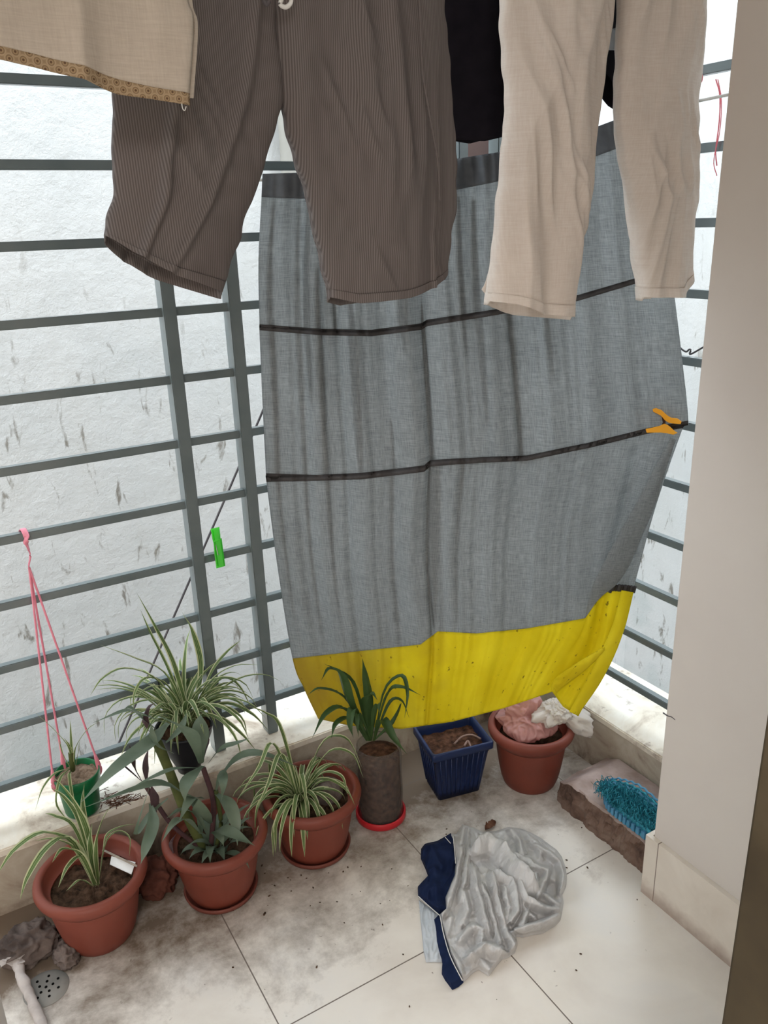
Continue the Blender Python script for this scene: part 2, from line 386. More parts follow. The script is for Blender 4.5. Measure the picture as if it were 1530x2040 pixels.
def rowpt(row, s):
    L = [0]
    for a, b in zip(row, row[1:]): L.append(L[-1]+math.hypot(b[0]-a[0], b[1]-a[1]))
    d = s*L[-1]
    for i in range(len(row)-1):
        if d <= L[i+1] or i == len(row)-2:
            u = (d-L[i])/max(1e-6, L[i+1]-L[i])
            return (row[i][0]+(row[i+1][0]-row[i][0])*u, row[i][1]+(row[i+1][1]-row[i][1])*u)
def rows_at(rows, s, t):
    """t in 0..len(rows)-1; smooth across rows"""
    k = len(rows)-1; j = min(int(t), k-1); u = t-j
    P = [Vector((*rowpt(rows[min(max(j+d, 0), k)], s), 0)) for d in (-1, 0, 1, 2)]
    if j == 0: P[0] = P[1]*2-P[2]
    if j == k-1: P[3] = P[2]*2-P[1]
    a, b, c, d = P
    return .5*((2*b)+(c-a)*u+(2*a-5*b+4*c-d)*u*u+(3*b-a-3*c+d)*u**3)
def grid(bm, nu, nv, fn, closed=False):
    uvl = bm.loops.layers.uv.verify(); V = []; U = []
    for j in range(nv+1):
        row = []; ur = []
        for i in range(nu + (0 if closed else 1)):
            p, uv = fn(i/nu, j/nv); row.append(bm.verts.new(p)); ur.append(uv)
        V.append(row); U.append(ur)
    n = len(V[0])
    for j in range(nv):
        for i in range(nu):
            i2 = (i+1) % n
            f = bm.faces.new((V[j][i], V[j][i2], V[j+1][i2], V[j+1][i]))
            us = [U[j][i], U[j][i2], U[j+1][i2], U[j+1][i]]
            if closed and i == nu-1:
                us[1] = (us[0][0]+.004, us[1][1]); us[2] = (us[3][0]+.004, us[2][1])
            for l, q in zip(f.loops, us): l[uvl].uv = q
    return V
def solid(o, th, off=0):
    md = o.modifiers.new('thickness', 'SOLIDIFY'); md.thickness = th; md.offset = off; return o
# garment piece: tube hanging on the plane Y=Y0, outline rows in photo pixels
def garment(name, rows, Y0, depth, mat, parent, folds, nu=180, nv=120, t0=0, t1=None, seed=0, back_drop=0, backrow=None, th=.0012):
    bm = bmesh.new(); t1 = (len(rows)-1) if t1 is None else t1
    def fn(a, v):
        th_ = a*2*PI; s = (1-math.cos(th_))/2; side = 1 if a < .5 else -1     # front half first
        t = t0+(t1-t0)*v
        q = rows_at(rows, s, t); x, y = q.x, q.y
        if side < 0 and back_drop: y += back_drop*sm(.85, 1, v)
        p = atY(x, y, Y0); e = math.sin(PI*s)**.5 if 0 < s < 1 else 0
        f = folds(p.x, p.z, s, t, side)
        p.y += -side*(depth*e + .003) - f*e*side
        p.x += .003*nz(p.x*5, p.z*30, seed)*(1-e)*2
        return p, (p.x*1.0 + (0 if side > 0 else .003), p.z)
    grid(bm, nu, nv, fn, True)
    o = obj(name, bm, mat, parent); return solid(o, th)
def fold_fn(seed, a1=.012, fx=16, fz=2.2, a2=.004, skew=0.0, crisp=.5):
    def f(x, z, s, t, side):
        xx = x + skew*z + .03*nz(x*3, z*3, seed+5)
        n = nz(xx*fx, z*fz, seed+side*3.7); r = 1-abs(nz(xx*fx*.7+9, z*fz*.9, seed+side*2.1))*2.2
        g = nz(xx*fx*3, z*fz*4, seed+1.3)
        w1 = 1-abs(nz(xx*26+.5*nz(x*6, z*6, 2), z*3.2, seed+2.2))*3; w2 = 1-abs(nz((x+z*.45)*30, (z-x*.3)*6, seed+8))*3
        m1 = sm(-.25, .35, nz(x*7, z*4, seed+6)); m2 = sm(-.1, .4, nz(x*9, z*6, seed+4))
        return a1*(n*(1-crisp)+r*crisp) + a2*g*.5 + a2*.9*(max(w1, -.6)*m1+max(w2, -.6)*m2)
    return f

# ------------------------------------------------------------------ setting
RZ = [.278+.1497*i for i in range(16)]
YF, XF = 1.84, 1.56      # the two grille planes
FX0, FX1 = -1.6, 1.485          # balcony inner X range
PY = 1.745                      # inner face of the back parapet
LZ = .18                        # ledge top
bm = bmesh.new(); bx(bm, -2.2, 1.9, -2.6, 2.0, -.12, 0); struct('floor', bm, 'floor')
bm = bmesh.new(); bx(bm, -2.2, 1.9, -2.6, 1.875, 2.65, 2.8); struct('ceiling', bm, 'ceiling')
# parapets: body + marble ledge slab
bm = bmesh.new(); bx(bm, FX0, 1.72, PY+.006, 1.965, 0, LZ-.02); struct('wall_back', bm, 'parapet')
bm = bmesh.new(); bx(bm, FX1+.006, 1.715, .95, PY+.01, 0, LZ-.02); struct('wall_right', bm, 'parapet')
def ledge_slab(name, x0, x1, y0, y1):
    bm = bmesh.new()
    bx(bm, x0, x1, y0, y1, LZ-.02, LZ, .003)
    return struct(name, bm, 'ledge')
ledge_slab('trim_1', FX0, 1.735, PY, 1.985)
ledge_slab('trim_2', FX1, 1.735, .95, PY-.0005)
# plastered end wall on the right with its skirting tile
bm = bmesh.new(); bx(bm, 1.262, 1.9, .352, .993, 0, 2.65, .004); struct('wall_right', bm, 'plaster').name = 'wall_right_end'
bm = bmesh.new(); bx(bm, 1.25, 1.2618, .352, 1.004, 0, .165); bx(bm, 1.262, 1.484, .9935, 1.004, 0, .165)
struct('baseboard_right', bm, 'skirting')
# crumbling cement kerb at the foot of the right parapet
bm = bmesh.new()
nx, ny = 26, 60; Z1 = .088
top = []
for j in range(ny+1):
    y = 1.006+(1.345-1.006)*j/ny; row = []
    for i in range(nx+1):
        x = 1.298+(1.4855-1.298)*i/nx
        e = .012*abs(nz(y*22, 3, 1))+.006*abs(nz(y*70, 3, 4)) if i == 0 else 0
        zz = Z1 - .004*abs(nz(x*18, y*18, 2)) - .02*sm(1.30, 1.345, y) - (.004 if i == 0 else 0)
        row.append(bm.verts.new((x+e, y+(.012*nz(x*20, 1, 7) if j == ny else 0), zz)))
    top.append(row)
for j in range(ny):
    for i in range(nx): bm.faces.new((top[j][i], top[j][i+1], top[j+1][i+1], top[j+1][i])).material_index = 0
# side face (front, X = 1.298) and end face
def skirt_rows(edge, nrm, mi):
    rows = [edge]
    for k in range(1, 9):
        r = []
        for v in edge:
            z = v.co.z*(1-k/8); d = .010*nz(v.co.x*30+v.co.y*30, z*45, 3)+.006*nz(v.co.y*80, z*90, 8)
            if k == 8: d *= .3
            r.append(bm.verts.new((v.co.x+nrm[0]*(d+.004*k/8), v.co.y+nrm[1]*(d+.004*k/8), z)))
        rows.append(r)
    for a, b in zip(rows, rows[1:]):
        for i in range(len(edge)-1): bm.faces.new((a[i], a[i+1], b[i+1], b[i])).material_index = mi
skirt_rows([r[0] for r in top], (-1, 0), 1); skirt_rows(top[-1], (0, 1), 1)
struct('trim_3', bm, ['step_top', 'step_side'])
# house wall with the door opening the photo is taken from
bm = bmesh.new(); bx(bm, -2.2, -1.5, .25, .35, 0, 2.65); bx(bm, .66, 1.9, .25, .351, 0, 2.65); bx(bm, -1.5, .66, .25, .35, 2.3, 2.65)  # left bay kept open so the added fill light passes through
struct('wall_front', bm, 'plaster')
bm = bmesh.new(); bx(bm, -.12, -.018, .24, .355, 0, 2.24, .004); bx(bm, -1.5, .574, .24, .355, 2.24, 2.3, .004)
dw = struct('door_1', bm, 'white_frame')
bm = bmesh.new(); bx(bm, .576, .66, .06, .352, 0, 2.3, .004)
struct('door_2', bm, 'brown_frame')
bm = bmesh.new(); bx(bm, -1.7, -1.6, .35, 1.74, 0, 2.65); struct('wall_left', bm, 'plaster')
bm = bmesh.new(); bx(bm, -2.2, 1.9, -2.6, -2.5, 0, 2.65); struct('wall_room_back', bm, 'plaster')
bm = bmesh.new(); bx(bm, -2.2, -2.1, -2.5, .25, 0, 2.65); struct('wall_room_left', bm, 'plaster')
bm = bmesh.new(); bx(bm, 1.8, 1.9, -2.5, .25, 0, 2.65); struct('wall_room_right', bm, 'plaster')
# the neighbouring house across the shaft
OY = 3.1
bm = bmesh.new(); bx(bm, -5, 7, OY, OY+.3, -5, 2.75); struct('wall_neighbour', bm, 'outer')
bm = bmesh.new(); bx(bm, -9, 12, -9, OY+6, -2.9, -2.8); struct('floor_shaft_bounce', bm, 'ground')  # unseen ground, added and set high to bounce light up the shaft
bm = bmesh.new(); bx(bm, -9, 1.72, -9, 1.95, -5, -.1205); struct('wall_lower_light_block', bm, 'plaster')  # unseen mass, added below the balcony to block sky light from underneath
bm = bmesh.new(); bx(bm, 3.5, 3.8, -9, OY, -5, 2.6); struct('wall_neighbour_right', bm, 'outer')
w = empty('neighbour_window', (2.42, OY, 1.55)); tag(w, 'brown shuttered window with pale frame on the white wall across the gap', 'window')
box('shutter_panel', (2.2, 2.55, OY-.015, OY-.002, 1.55, 2.5), 'brown_window', w)
for a in ((2.17, 2.2, OY-.03, OY-.001, 1.52, 2.53), (2.55, 2.58, OY-.03, OY-.001, 1.52, 2.53), (2.42, 2.435, OY-.025, OY-.0155, 1.55, 2.5)):
    box('window_frame', a, 'cream', w, .003)
bm = bmesh.new(); tube(bm, [(1.42, OY-.05, 1.2), (1.42, OY-.05, 3.5)], .035, 16)
for z in (1.5, 2.1, 2.7): tube(bm, [(1.42, OY-.05, z), (1.42, OY-.05, z+.03)], .040, 16, 2)
tag(obj('drain_pipe', bm, 'cream'), 'cream vertical pipe on the white wall, seen between the grey trouser legs', 'pipe')
bm = bmesh.new(); tube(bm, [(1.40, 2.2, 1.9), (.889, 2.2, .994), (.367, 2.2, .10), (-.1, 2.2, -.7)], .0035, 8)
tag(obj('cable', bm, 'cable'), 'thin dark cable running diagonally behind the left railing', 'cable')
bm = bmesh.new(); tube(bm, [Vector((XF, 1.45, RZ[7])), atX(1352, 690, 1.60), atX(1375, 696, 1.60), atX(1392, 697, 1.60), Vector((XF+.03, 1.02, RZ[7]+.04)), Vector((XF, .99, RZ[8]))], .0022, 8)
tag(obj('cable', bm, 'cable'), 'short thin cable just outside the right railing beside the curtain', 'cable')

# ------------------------------------------------------------------ railings
def rail_thing(name, loc, label, bars, posts):
    t = empty(name, loc); tag(t, label, 'railing')
    for a in bars: box('rail', a, 'rail', t, .0015)
    for a in posts: box('post', a, 'rail', t, .002)
h = .0095
posts = [(x-.0145, x+.0145, YF-.022, YF+.022, LZ, 2.65) for x in (.535, .687, 1.33, 1.455)] + [(-.62, -.591, YF-.022, YF+.022, LZ, 2.65)]
rail_thing('balcony_railing', (0, YF, LZ), 'grey-green metal grille with two posts along the left, before the stained wall',
           [(-1.6, XF-.012, YF-h, YF+h, z-h, z+h) for z in RZ], posts)
rail_thing('balcony_railing', (XF, 1.4, LZ), 'grey-green metal grille to the right of the curtain, meeting the plain end wall',
           [(XF-h, XF+h, .95, YF-.012, z-h, z+h) for z in RZ], [(XF-.014, XF+.014, YF-.014, YF+.014, LZ, 2.65)])

# ------------------------------------------------------------------ clotheslines
for y0, x1, lab in ((1.0, 1.262, 'white clothesline carrying the beige tunic'), (1.12, XF, 'white clothesline carrying both pairs of trousers'), (1.24, XF, 'white clothesline carrying the black garment')):
    bm = bmesh.new(); z0 = 2.06
    tube(bm, [(-1.6, y0, z0+.03), (0, y0, z0), (1.0, y0, z0), (x1, y0, z0+.008)], .003, 8, 24)
    tag(obj('clothesline', bm, 'rope'), lab, 'clothesline', 'clotheslines above the frame')

# ------------------------------------------------------------------ garments
# beige tunic
t = empty('tunic', atY(180, -300, 1.0)); tag(t, 'beige cotton tunic with patterned woven border, hanging at the top left', 'clothing')
TR = [[(-420, -310), (-150, -300), (120, -300), (330, -305)], [(-430, -150), (-150, -150), (120, -150), (352, -140)],
      [(-440, 0), (-200, 0), (100, 0), (368, 0)], [(-440, 40), (-200, 42), (100, 44), (380, 46)],
      [(-440, 70), (-200, 78), (0, 104), (60, 116), (150, 138), (230, 160), (300, 176), (373, 188)]]
TH = [TR[-1], [(-440, 100), (-200, 110), (0, 130), (60, 142), (150, 164), (230, 190), (300, 200), (374, 212)]]
def tf(x, z, s, t, side):
    return .030*nz(x*9, z*1.2, 3+side)+.018*(1-abs(nz(x*14+1, z*1.4, 8))*2.2)*.6+.002*nz(x*50, z*14, 2)
def tunic_piece(name, rows, mat, nu, nv, side):
    bm = bmesh.new()
    def fn(a, v):
        q = rows_at(rows, a, v*(len(rows)-1)); p = atY(q.x, q.y, 1.0); f = tf(p.x, p.z, a, v, side)
        p.y += -f - (.02 if side > 0 else -.03)*math.sin(PI*min(1, a*1.0))**.5
        if side < 0: p.z -= .004; p.x += .006
        return p, (p.x, p.z)
    grid(bm, nu, nv, fn); return solid(obj(name, bm, mat, t), .0012)
tunic_piece('front_panel', TR, 'tunic', 120, 60, 1); tunic_piece('back_panel', TR, 'tunic', 60, 40, -1)
tunic_piece('hem_border', TH, 'border', 120, 6, 1)
# border down the side slit
SL = [[(366, 2), (388, 42)], [(372, 40), (388, 44)], [(369, 70), (385, 74)], [(364, 110), (379, 112)], [(360, 150), (376, 152)], [(360, 184), (375, 186)]]
bm = bmesh.new()
def fn(a, v):
    q = rows_at(SL, a, v*(len(SL)-1)); p = atY(q.x, q.y, .993+.004*a); return p, (p.x, p.z)
grid(bm, 4, 30, fn); solid(obj('slit_border', bm, 'border', t), .0015)
bm = bmesh.new(); tube(bm, [atY(362, 205, .99), atY(364, 216, .99), atY(368, 220, .99), atY(371, 212, .99)], .0006, 6); obj('loose_thread', bm, 'rope', t)

# grey pinstriped trousers
t = empty('trousers', atY(590, -280, 1.12)); tag(t, 'grey pinstriped linen trousers with drawstring hanging from the line', 'clothing')
LL = [[(300, -300), (545, -300)], [(285, -120), (545, -120)], [(262, 0), (546, 0)], [(240, 120), (400, 125), (553, 110)], [(227, 200), (400, 205), (556, 205)],
      [(221, 300), (380, 310), (532, 310)], [(230, 385), (350, 400), (500, 395)], [(214, 440), (330, 470), (470, 480)], [(205, 470), (250, 500), (330, 546), (442, 582)]]
RL = [[(545, -300), (870, -300)], [(545, -120), (876, -120)], [(546, 0), (881, 0)], [(553, 110), (720, 112), (890, 110)], [(565, 215), (730, 215), (898, 210)],
      [(588, 320), (750, 320), (905, 315)], [(614, 400), (760, 405), (906, 400)], [(635, 500), (770, 505), (896, 480)], [(658, 592), (700, 602), (790, 590), (850, 569), (886, 548)]]
def fa(x, z, s, t, side):
    b = fold_fn(11, .034, 8, 1.5, .005, .12, .65)(x, z, s, t, side)
    return b + .012*math.exp(-((s-.28-.10*(8-t)/8)/.035)**2)*sm(3, 5, t) + .010*math.exp(-((s-.5-.06*(8-t))/.04)**2)
def fb(x, z, s, t, side):
    b = fold_fn(23, .032, 9, 1.7, .006, -.06, .65)(x, z, s, t, side)
    return b + .011*math.exp(-((s-.80)/.02)**2)*sm(5, 8, t) + .012*math.exp(-((s-.62)/.05)**2)*sm(8, 4, t)
lgL = garment('trouser_leg', LL, 1.12, .020, 'gray_trouser', t, fa, 220, 150, 0, 7.82, 1)
lgR = garment('trouser_leg', RL, 1.12, .022, 'gray_trouser', t, fb, 240, 150, 0, 7.84, 2)
garment('cuff_hem', LL, 1.12, .0225, 'gray_trouser', lgL, fa, 220, 10, 7.80, 8, 1, 14)
garment('cuff_hem', RL, 1.12, .0245, 'gray_trouser', lgR, fb, 240, 10, 7.82, 8, 2, 10)
garment('waistband', [[(300, -335), (870, -335)], [(298, -290), (872, -290)]], 1.12, .03, 'gray_trouser', t, fold_fn(2, .01, 30, 1, .002), 100, 10)
# outer side seam on the right leg
bm = bmesh.new(); tube(bm, [atY(x, y, 1.062) for x, y in ((832, -60), (838, 60), (843, 150), (858, 240), (872, 320), (876, 400))], .0016, 6); obj('side_seam', bm, 'gray_trouser', lgR)
for sgn, pts in ((0, [(528, -60), (522, -15), (530, 8), (536, 2)]), (1, [(552, -60), (562, -10), (558, 8), (570, 14), (580, 2), (577, -30)])):
    bm = bmesh.new(); tube(bm, [atY(x, y, 1.075) for x, y in pts], .0028, 8); obj('drawstring', bm, 'rope' if sgn else 'cable', t)

# cream linen trousers
t = empty('trousers', atY(1200, -280, 1.12)); tag(t, 'crumpled cream linen trousers hanging on the right before the end wall', 'clothing')
A = [[(1010, -300), (1205, -300)], [(1004, -120), (1222, -120)], [(1000, 0), (1110, 0), (1219, 0)], [(1002, 110), (1100, 110), (1206, 105)], [(1009, 200), (1100, 200), (1197, 200)],
     [(1003, 300), (1090, 300), (1184, 300)], [(994, 400), (1080, 405), (1172, 400)], [(985, 500), (1070, 505), (1154, 495)], [(975, 600), (1000, 603), (1060, 624), (1135, 630)]]
B = [[(1205, -300), (1402, -300)], [(1228, -120), (1400, -120)], [(1243, 0), (1320, 0), (1398, 0)], [(1236, 110), (1310, 110), (1390, 110)], [(1232, 215), (1310, 215), (1382, 220)],
     [(1240, 300), (1310, 300), (1379, 320)], [(1256, 385), (1315, 390), (1378, 410)], [(1268, 480), (1320, 485), (1373, 480)], [(1284, 592), (1330, 590), (1345, 572), (1369, 546)]]
lgA = garment('trouser_leg', A, 1.12, .024, 'linen_trouser', t, fold_fn(41, .030, 14, 2.3, .010, .14, .75), 230, 160, 0, 7.85, 3)
lgB = garment('trouser_leg', B, 1.12, .024, 'linen_trouser', t, fold_fn(57, .028, 14, 2.8, .011, -.12, .75), 230, 160, 0, 7.85, 4)
garment('cuff_hem', A, 1.12, .0265, 'linen_trouser', lgA, fold_fn(41, .030, 14, 2.3, .010, .14, .75), 230, 10, 7.83, 8, 3, 8)
garment('cuff_hem', B, 1.12, .0265, 'linen_trouser', lgB, fold_fn(57, .028, 14, 2.8, .011, -.12, .75), 230, 10, 7.83, 8, 4, 8)
garment('waistband', [[(1008, -335), (1404, -335)], [(1008, -290), (1404, -290)]], 1.12, .03, 'linen_trouser', t, fold_fn(3, .01, 30, 1, .002), 90, 10)
bm = bmesh.new()
BK = [[(990, 440), (1000, 445)], [(982, 500), (1000, 505)], [(968, 560), (1000, 560)], [(961, 577), (985, 606)]]
def fn(a, v):
    q = rows_at(BK, a, v*3); p = atY(q.x, q.y, 1.165); p.y += .006*nz(p.x*40, p.z*10); return p, (p.x, p.z)
grid(bm, 8, 30, fn); solid(obj('back_cuff_flap', bm, 'linen_trouser', t), .0012)

# black garment
t = empty('black_top', atY(1000, -260, 1.24)); tag(t, 'plain black garment hanging behind the trousers', 'clothing')
garment('body_panel', [[(880, -300), (1120, -300)], [(878, -100), (1130, -100)], [(881, 0), (1130, 0)], [(886, 130), (1125, 130)], [(902, 279), (950, 284), (1000, 272), (1110, 262)]],
        1.24, .018, 'black_cloth', t, fold_fn(71, .015, 9, 1.2, .003), 80, 60, seed=5)
garment('sleeve', [[(1118, -290), (1290, -290)], [(1120, -100), (1300, -100)], [(1130, 20), (1310, 20)], [(1150, 80), (1305, 120)], [(1170, 118), (1232, 207), (1290, 250)]],
        1.24, .016, 'black_cloth', t, fold_fn(77, .012, 12, 2, .003), 60, 50, seed=6)
bm = bmesh.new()
def fn(a, v):
    q = rows_at([[(1214, 60), (1236, 52)], [(1206, 100), (1230, 100)]], a, v); p = atY(q.x, q.y, 1.20); p.y += .004*nz(a*3, v*3, 4); return p, (p.x, p.z)
grid(bm, 8, 8, fn); lab = solid(obj('white_print', bm, 'lining', t), .001)

# ------------------------------------------------------------------ the grey and yellow curtain
t = empty('curtain', atC(560, 350)); tag(t, 'grey sheer curtain with yellow lower cloth strung across the railing corner', 'curtain')
K = [
 [(523, 346), (600, 344), (750, 333), (905, 317), (1000, 302), (1120, 276), (1185, 254), (1235, 235), (1292, 212)],
 [(521, 393), (600, 396), (750, 390), (905, 379), (1000, 360), (1120, 332), (1180, 314), (1240, 292), (1303, 272)],
 [(515, 520), (640, 535), (740, 535), (850, 520), (975, 505), (1150, 470), (1270, 430), (1322, 415)],
 [(517, 646), (640, 655), (740, 657), (840, 644), (850, 637), (975, 618), (1150, 588), (1270, 553), (1336, 535)],
 [(517, 658), (640, 668), (740, 670), (840, 657), (850, 650), (975, 630), (1150, 600), (1270, 564), (1338, 546)],
 [(523, 800), (640, 808), (740, 808), (850, 795), (860, 790), (960, 780), (1150, 745), (1280, 715), (1357, 700)],
 [(530, 943), (630, 946), (720, 942), (845, 927), (857, 917), (960, 911), (1050, 907), (1180, 880), (1290, 853), (1371, 838)],
 [(531, 960), (630, 958), (720, 955), (845, 940), (857, 929), (960, 922), (1050, 918), (1180, 891), (1290, 864), (1360, 853)],
 [(553, 1130), (650, 1130), (750, 1122), (850, 1110), (960, 1090), (1060, 1078), (1160, 1055), (1240, 1035), (1306, 1010)],
 [(583, 1312), (700, 1299), (838, 1284), (872, 1258), (950, 1262), (1050, 1252), (1165, 1232), (1193, 1192), (1222, 1168), (1262, 1172)],
 [(606, 1372), (700, 1375), (800, 1368), (900, 1352), (980, 1340), (1060, 1325), (1130, 1310), (1170, 1300), (1230, 1283)],
 [(634, 1432), (700, 1446), (800, 1452), (900, 1438), (1000, 1412), (1060, 1392), (1100, 1378), (1122, 1408), (1152, 1427)],
]
def cdisp(s, z, t_):
    """out-of-plane folds, positive towards the room"""
    d = 0
    for c, w_, a_ in ((.035, .008, -.010), (.06, .012, .010), (.19, .006, -.012), (.25, .007, -.010), (.35, .02, .010), (.47, .008, -.009), (.50, .02, .009), (.60, .008, -.008), (.10, .010, -.014), (.13, .02, .012), (.155, .006, -.010), (.22, .03, .012), (.30, .012, -.008), (.392, .007, -.014), (.42, .03, .010), (.55, .03, .007), (.66, .02, -.005), (.74, .03, .007)):
        k = 1-.55*sm(0, 11, t_) if c != .392 else 1
        d += a_*k*math.exp(-((s-c-.012*nz(z*2, c*9))/w_)**2)
    d += .013*math.sin(s*58+1.6*nz(z*1.5, 2)+3*nz(s*5, 7))*(1-sm(3, 9, t_)*.6)*(1-.5*s)
    d += .006*(1-abs(nz(s*34, z*1.2, 14))*2.5)*(1-.4*s)
    d += .010*nz(s*12, z*1.6, 4)
    # gathers along the cord
    g = sm(1.6, 0, t_); d += g*.005*math.sin(s*170+3*nz(s*20, 1))
    # fold pulled down from the clip
    if t_ > 7:
        k = sm(7, 7.6, t_); d += k*(-.028*math.exp(-((s-.905)/.022)**2)+.020*math.exp(-((s-.955)/.02)**2)-.010*math.exp(-((s-.985)/.01)**2))
    # sag / billow into the room
    d += .035*math.sin(PI*s)*sm(2, 9, t_) - .0*s
    d += .02*sm(9.5, 11, t_)*math.sin(s*9+1)*.6
    return d
def curtain_piece(name, a, b, mat, nv, off=0, nu=260):
    bm = bmesh.new()
    def fn(u, v):
        t_ = a+(b-a)*v; q = rows_at(K, u, t_); p = atC(q.x, q.y); d = cdisp(u, p.z, t_)
        w_ = math.sin(PI*max(0, min(1, u)))**.35 if 0 < u < 1 else 0
        # keep the outline where it was found: move along the viewing ray, not along the normal
        D = (p-Vector((0, 0, CH))).normalized(); p = p - D*((d*w_+off)/max(.3, -D.dot(PN)))if D.dot(PN) < 0 else p + D*(-(d*w_+off)/max(.3, D.dot(PN)))
        return p, (u*.9, p.z)
    grid(bm, nu, nv, fn); return solid(obj(name, bm, mat, t), .0009)
curtain_piece('top_hem', 0, 1, 'curtain_hem', 14, .001)
curtain_piece('grey_panel', .98, 9.02, 'curtain', 150)
curtain_piece('dark_band', 3, 4, 'curtain_band', 3, .003)
curtain_piece('dark_band', 6, 7, 'curtain_band', 3, .003)
curtain_piece('yellow_panel', 9, 11, 'tarp', 40, .001)
# pleats where the cloth lies double
def pleat(rows, mat, lift=.006):
    bm = bmesh.new()
    def fn(u, v):
        q = rows_at(rows, u, v*(len(rows)-1)); p = atC(q.x, q.y); D = (Vector((0, 0, CH))-p).normalized()
        return p + D*(lift+.052+.006*math.sin(PI*u)+.003*nz(u*2, v*14, 3)), (u*.05+q.x*.001, p.z)
    grid(bm, 8, 60, fn); return solid(obj('pleat', bm, mat, t), .0008)
pleat([[(1336, 872), (1346, 876)], [(1302, 935), (1326, 940)], [(1268, 1000), (1304, 1010)], [(1232, 1065), (1276, 1075)], [(1203, 1120), (1252, 1130)], [(1176, 1180), (1226, 1166)], [(1166, 1231), (1194, 1190)]], 'curtain')
def pleat_along(c, w_, a, b, mat='curtain'):
    bm = bmesh.new()
    def fn(u, v):
        t_ = a+(b-a)*v; wv = w_*math.sin(PI*min(1, .08+.92*v))**.5+.0008; s = c+.006*nz(t_*.5, c*30)+(u-.5)*wv
        q = rows_at(K, s, t_); p = atC(q.x, q.y); d = cdisp(s, p.z, t_)*math.sin(PI*s)**.35
        D = (p-Vector((0, 0, CH))).normalized()
        return p + D*(.004-d/max(.3, abs(D.dot(PN)))), (s*.9, p.z)
    grid(bm, 4, 90, fn); return solid(obj('pleat', bm, mat, t), .0009)
for c, w_, a, b in ((.028, .012, 1.1, 8.6), (.093, .010, 1.1, 8.8), (.118, .016, 1.1, 5), (.143, .011, 2.0, 8.5), (.225, .018, 2.4, 6.5), (.30, .012, 5.2, 8.9), (.392, .016, 2.6, 8.95), (.405, .03, 6.5, 8.9), (.49, .012, 1.1, 4.5), (.47, .014, 6.5, 8.9), (.60, .016, 3.0, 7), (.69, .012, 2, 5), (.18, .01, 1.1, 4), (.345, .02, 1.2, 4.4), (.53, .02, 1.2, 5.5)):
    pleat_along(c, w_, a, b)
pleat([[(1238, 1176), (1262, 1180)], [(1222, 1240), (1246, 1246)], [(1196, 1300), (1224, 1306)], [(1170, 1350), (1196, 1360)], [(1146, 1395), (1166, 1404)], [(1134, 1418), (1150, 1425)]], 'tarp')
pleat([[(1200, 1290), (1206, 1296)], [(1150, 1320), (1165, 1336)], [(1105, 1352), (1118, 1372)], [(1098, 1374), (1108, 1384)]], 'tarp')
# stitched gathers at the join on the right
bm = bmesh.new()
for i in range(9):
    s = .935+.0085*i; q = rows_at(K, s, 8.97); q2 = rows_at(K, s, 9.06)
    p = atC(q.x, q.y); p2 = atC(q2.x, q2.y); D = p.normalized()*0
    o_ = PN*-.0 ; e = .012+.006*(i % 2)
    cdir = (Vector((0, 0, CH))-p).normalized()
    tube(bm, [p+cdir*e, p2+cdir*e], .0042, 8, 3)
obj('gathered_seam', bm, 'curtain_band', t)
# the cord the curtain hangs on, from the left grille to the right one
bm = bmesh.new()
cs = [atC(x, y+12)-PN*.012*(1 if PN.y < 0 else -1) for x, y in ((500, 344), (600, 344), (905, 317), (1120, 276), (1292, 212))]
tube(bm, [Vector((.70, YF-.012, cs[0].z))] + cs[1:] + [Vector((XF-.01, 1.17, cs[-1].z+.03))], .003, 8, 40)
tag(obj('cord', bm, 'rope'), 'cord threaded through the grey curtain between the two grilles', 'cord')

# ------------------------------------------------------------------ clips and strings on the grilles
def extr(bm, poly, n, th):
    """prism: poly list of 3D points, extruded by th along n"""
    a = [bm.verts.new(p-n*th/2) for p in poly]; b = [bm.verts.new(p+n*th/2) for p in poly]
    bm.faces.new(a); bm.faces.new(b[::-1]); k = len(a)
    for i in range(k): bm.faces.new((a[i], a[(i+1) % k], b[(i+1) % k], b[i]))
# orange spring clamp
C0 = atX(1344, 846, 1.478)
rx = Vector(CR); ux = Vector(CU); vx = -(Vector((0, 0, CH))-C0).normalized()
t = empty('spring_clamp', C0); tag(t, 'orange plastic clamp pinning the curtain edge to the right grille', 'clamp')
S_ = (C0-Vector((0, 0, CH))).length/FOC
def cp(px, py, d=0): return C0 + rx*((px-1344)*S_) - ux*((py-846)*S_) + vx*d
up = [(1303, 817), (1309, 815), (1320, 819), (1331, 830), (1338, 834), (1349, 834), (1357, 840), (1355, 845), (1343, 844), (1334, 843), (1326, 838), (1318, 828), (1304, 822)]
lw = [(1290, 854), (1300, 852), (1316, 849), (1325, 844), (1330, 846), (1336, 850), (1342, 857), (1350, 861), (1342, 865), (1330, 862), (1318, 860), (1292, 861)]
for poly in (up, lw):
    bm = bmesh.new(); extr(bm, [cp(*p) for p in poly], vx, .026); bmesh.ops.bevel(bm, geom=bm.edges[:], offset=.0009, segments=1, affect='EDGES'); obj('jaw', bm, 'orange', t, False)
bm = bmesh.new(); extr(bm, [cp(*p) for p in ((1319, 829), (1327, 838), (1327, 846), (1317, 851), (1322, 842))], vx, .012); obj('spring', bm, 'brown_window', t, False)
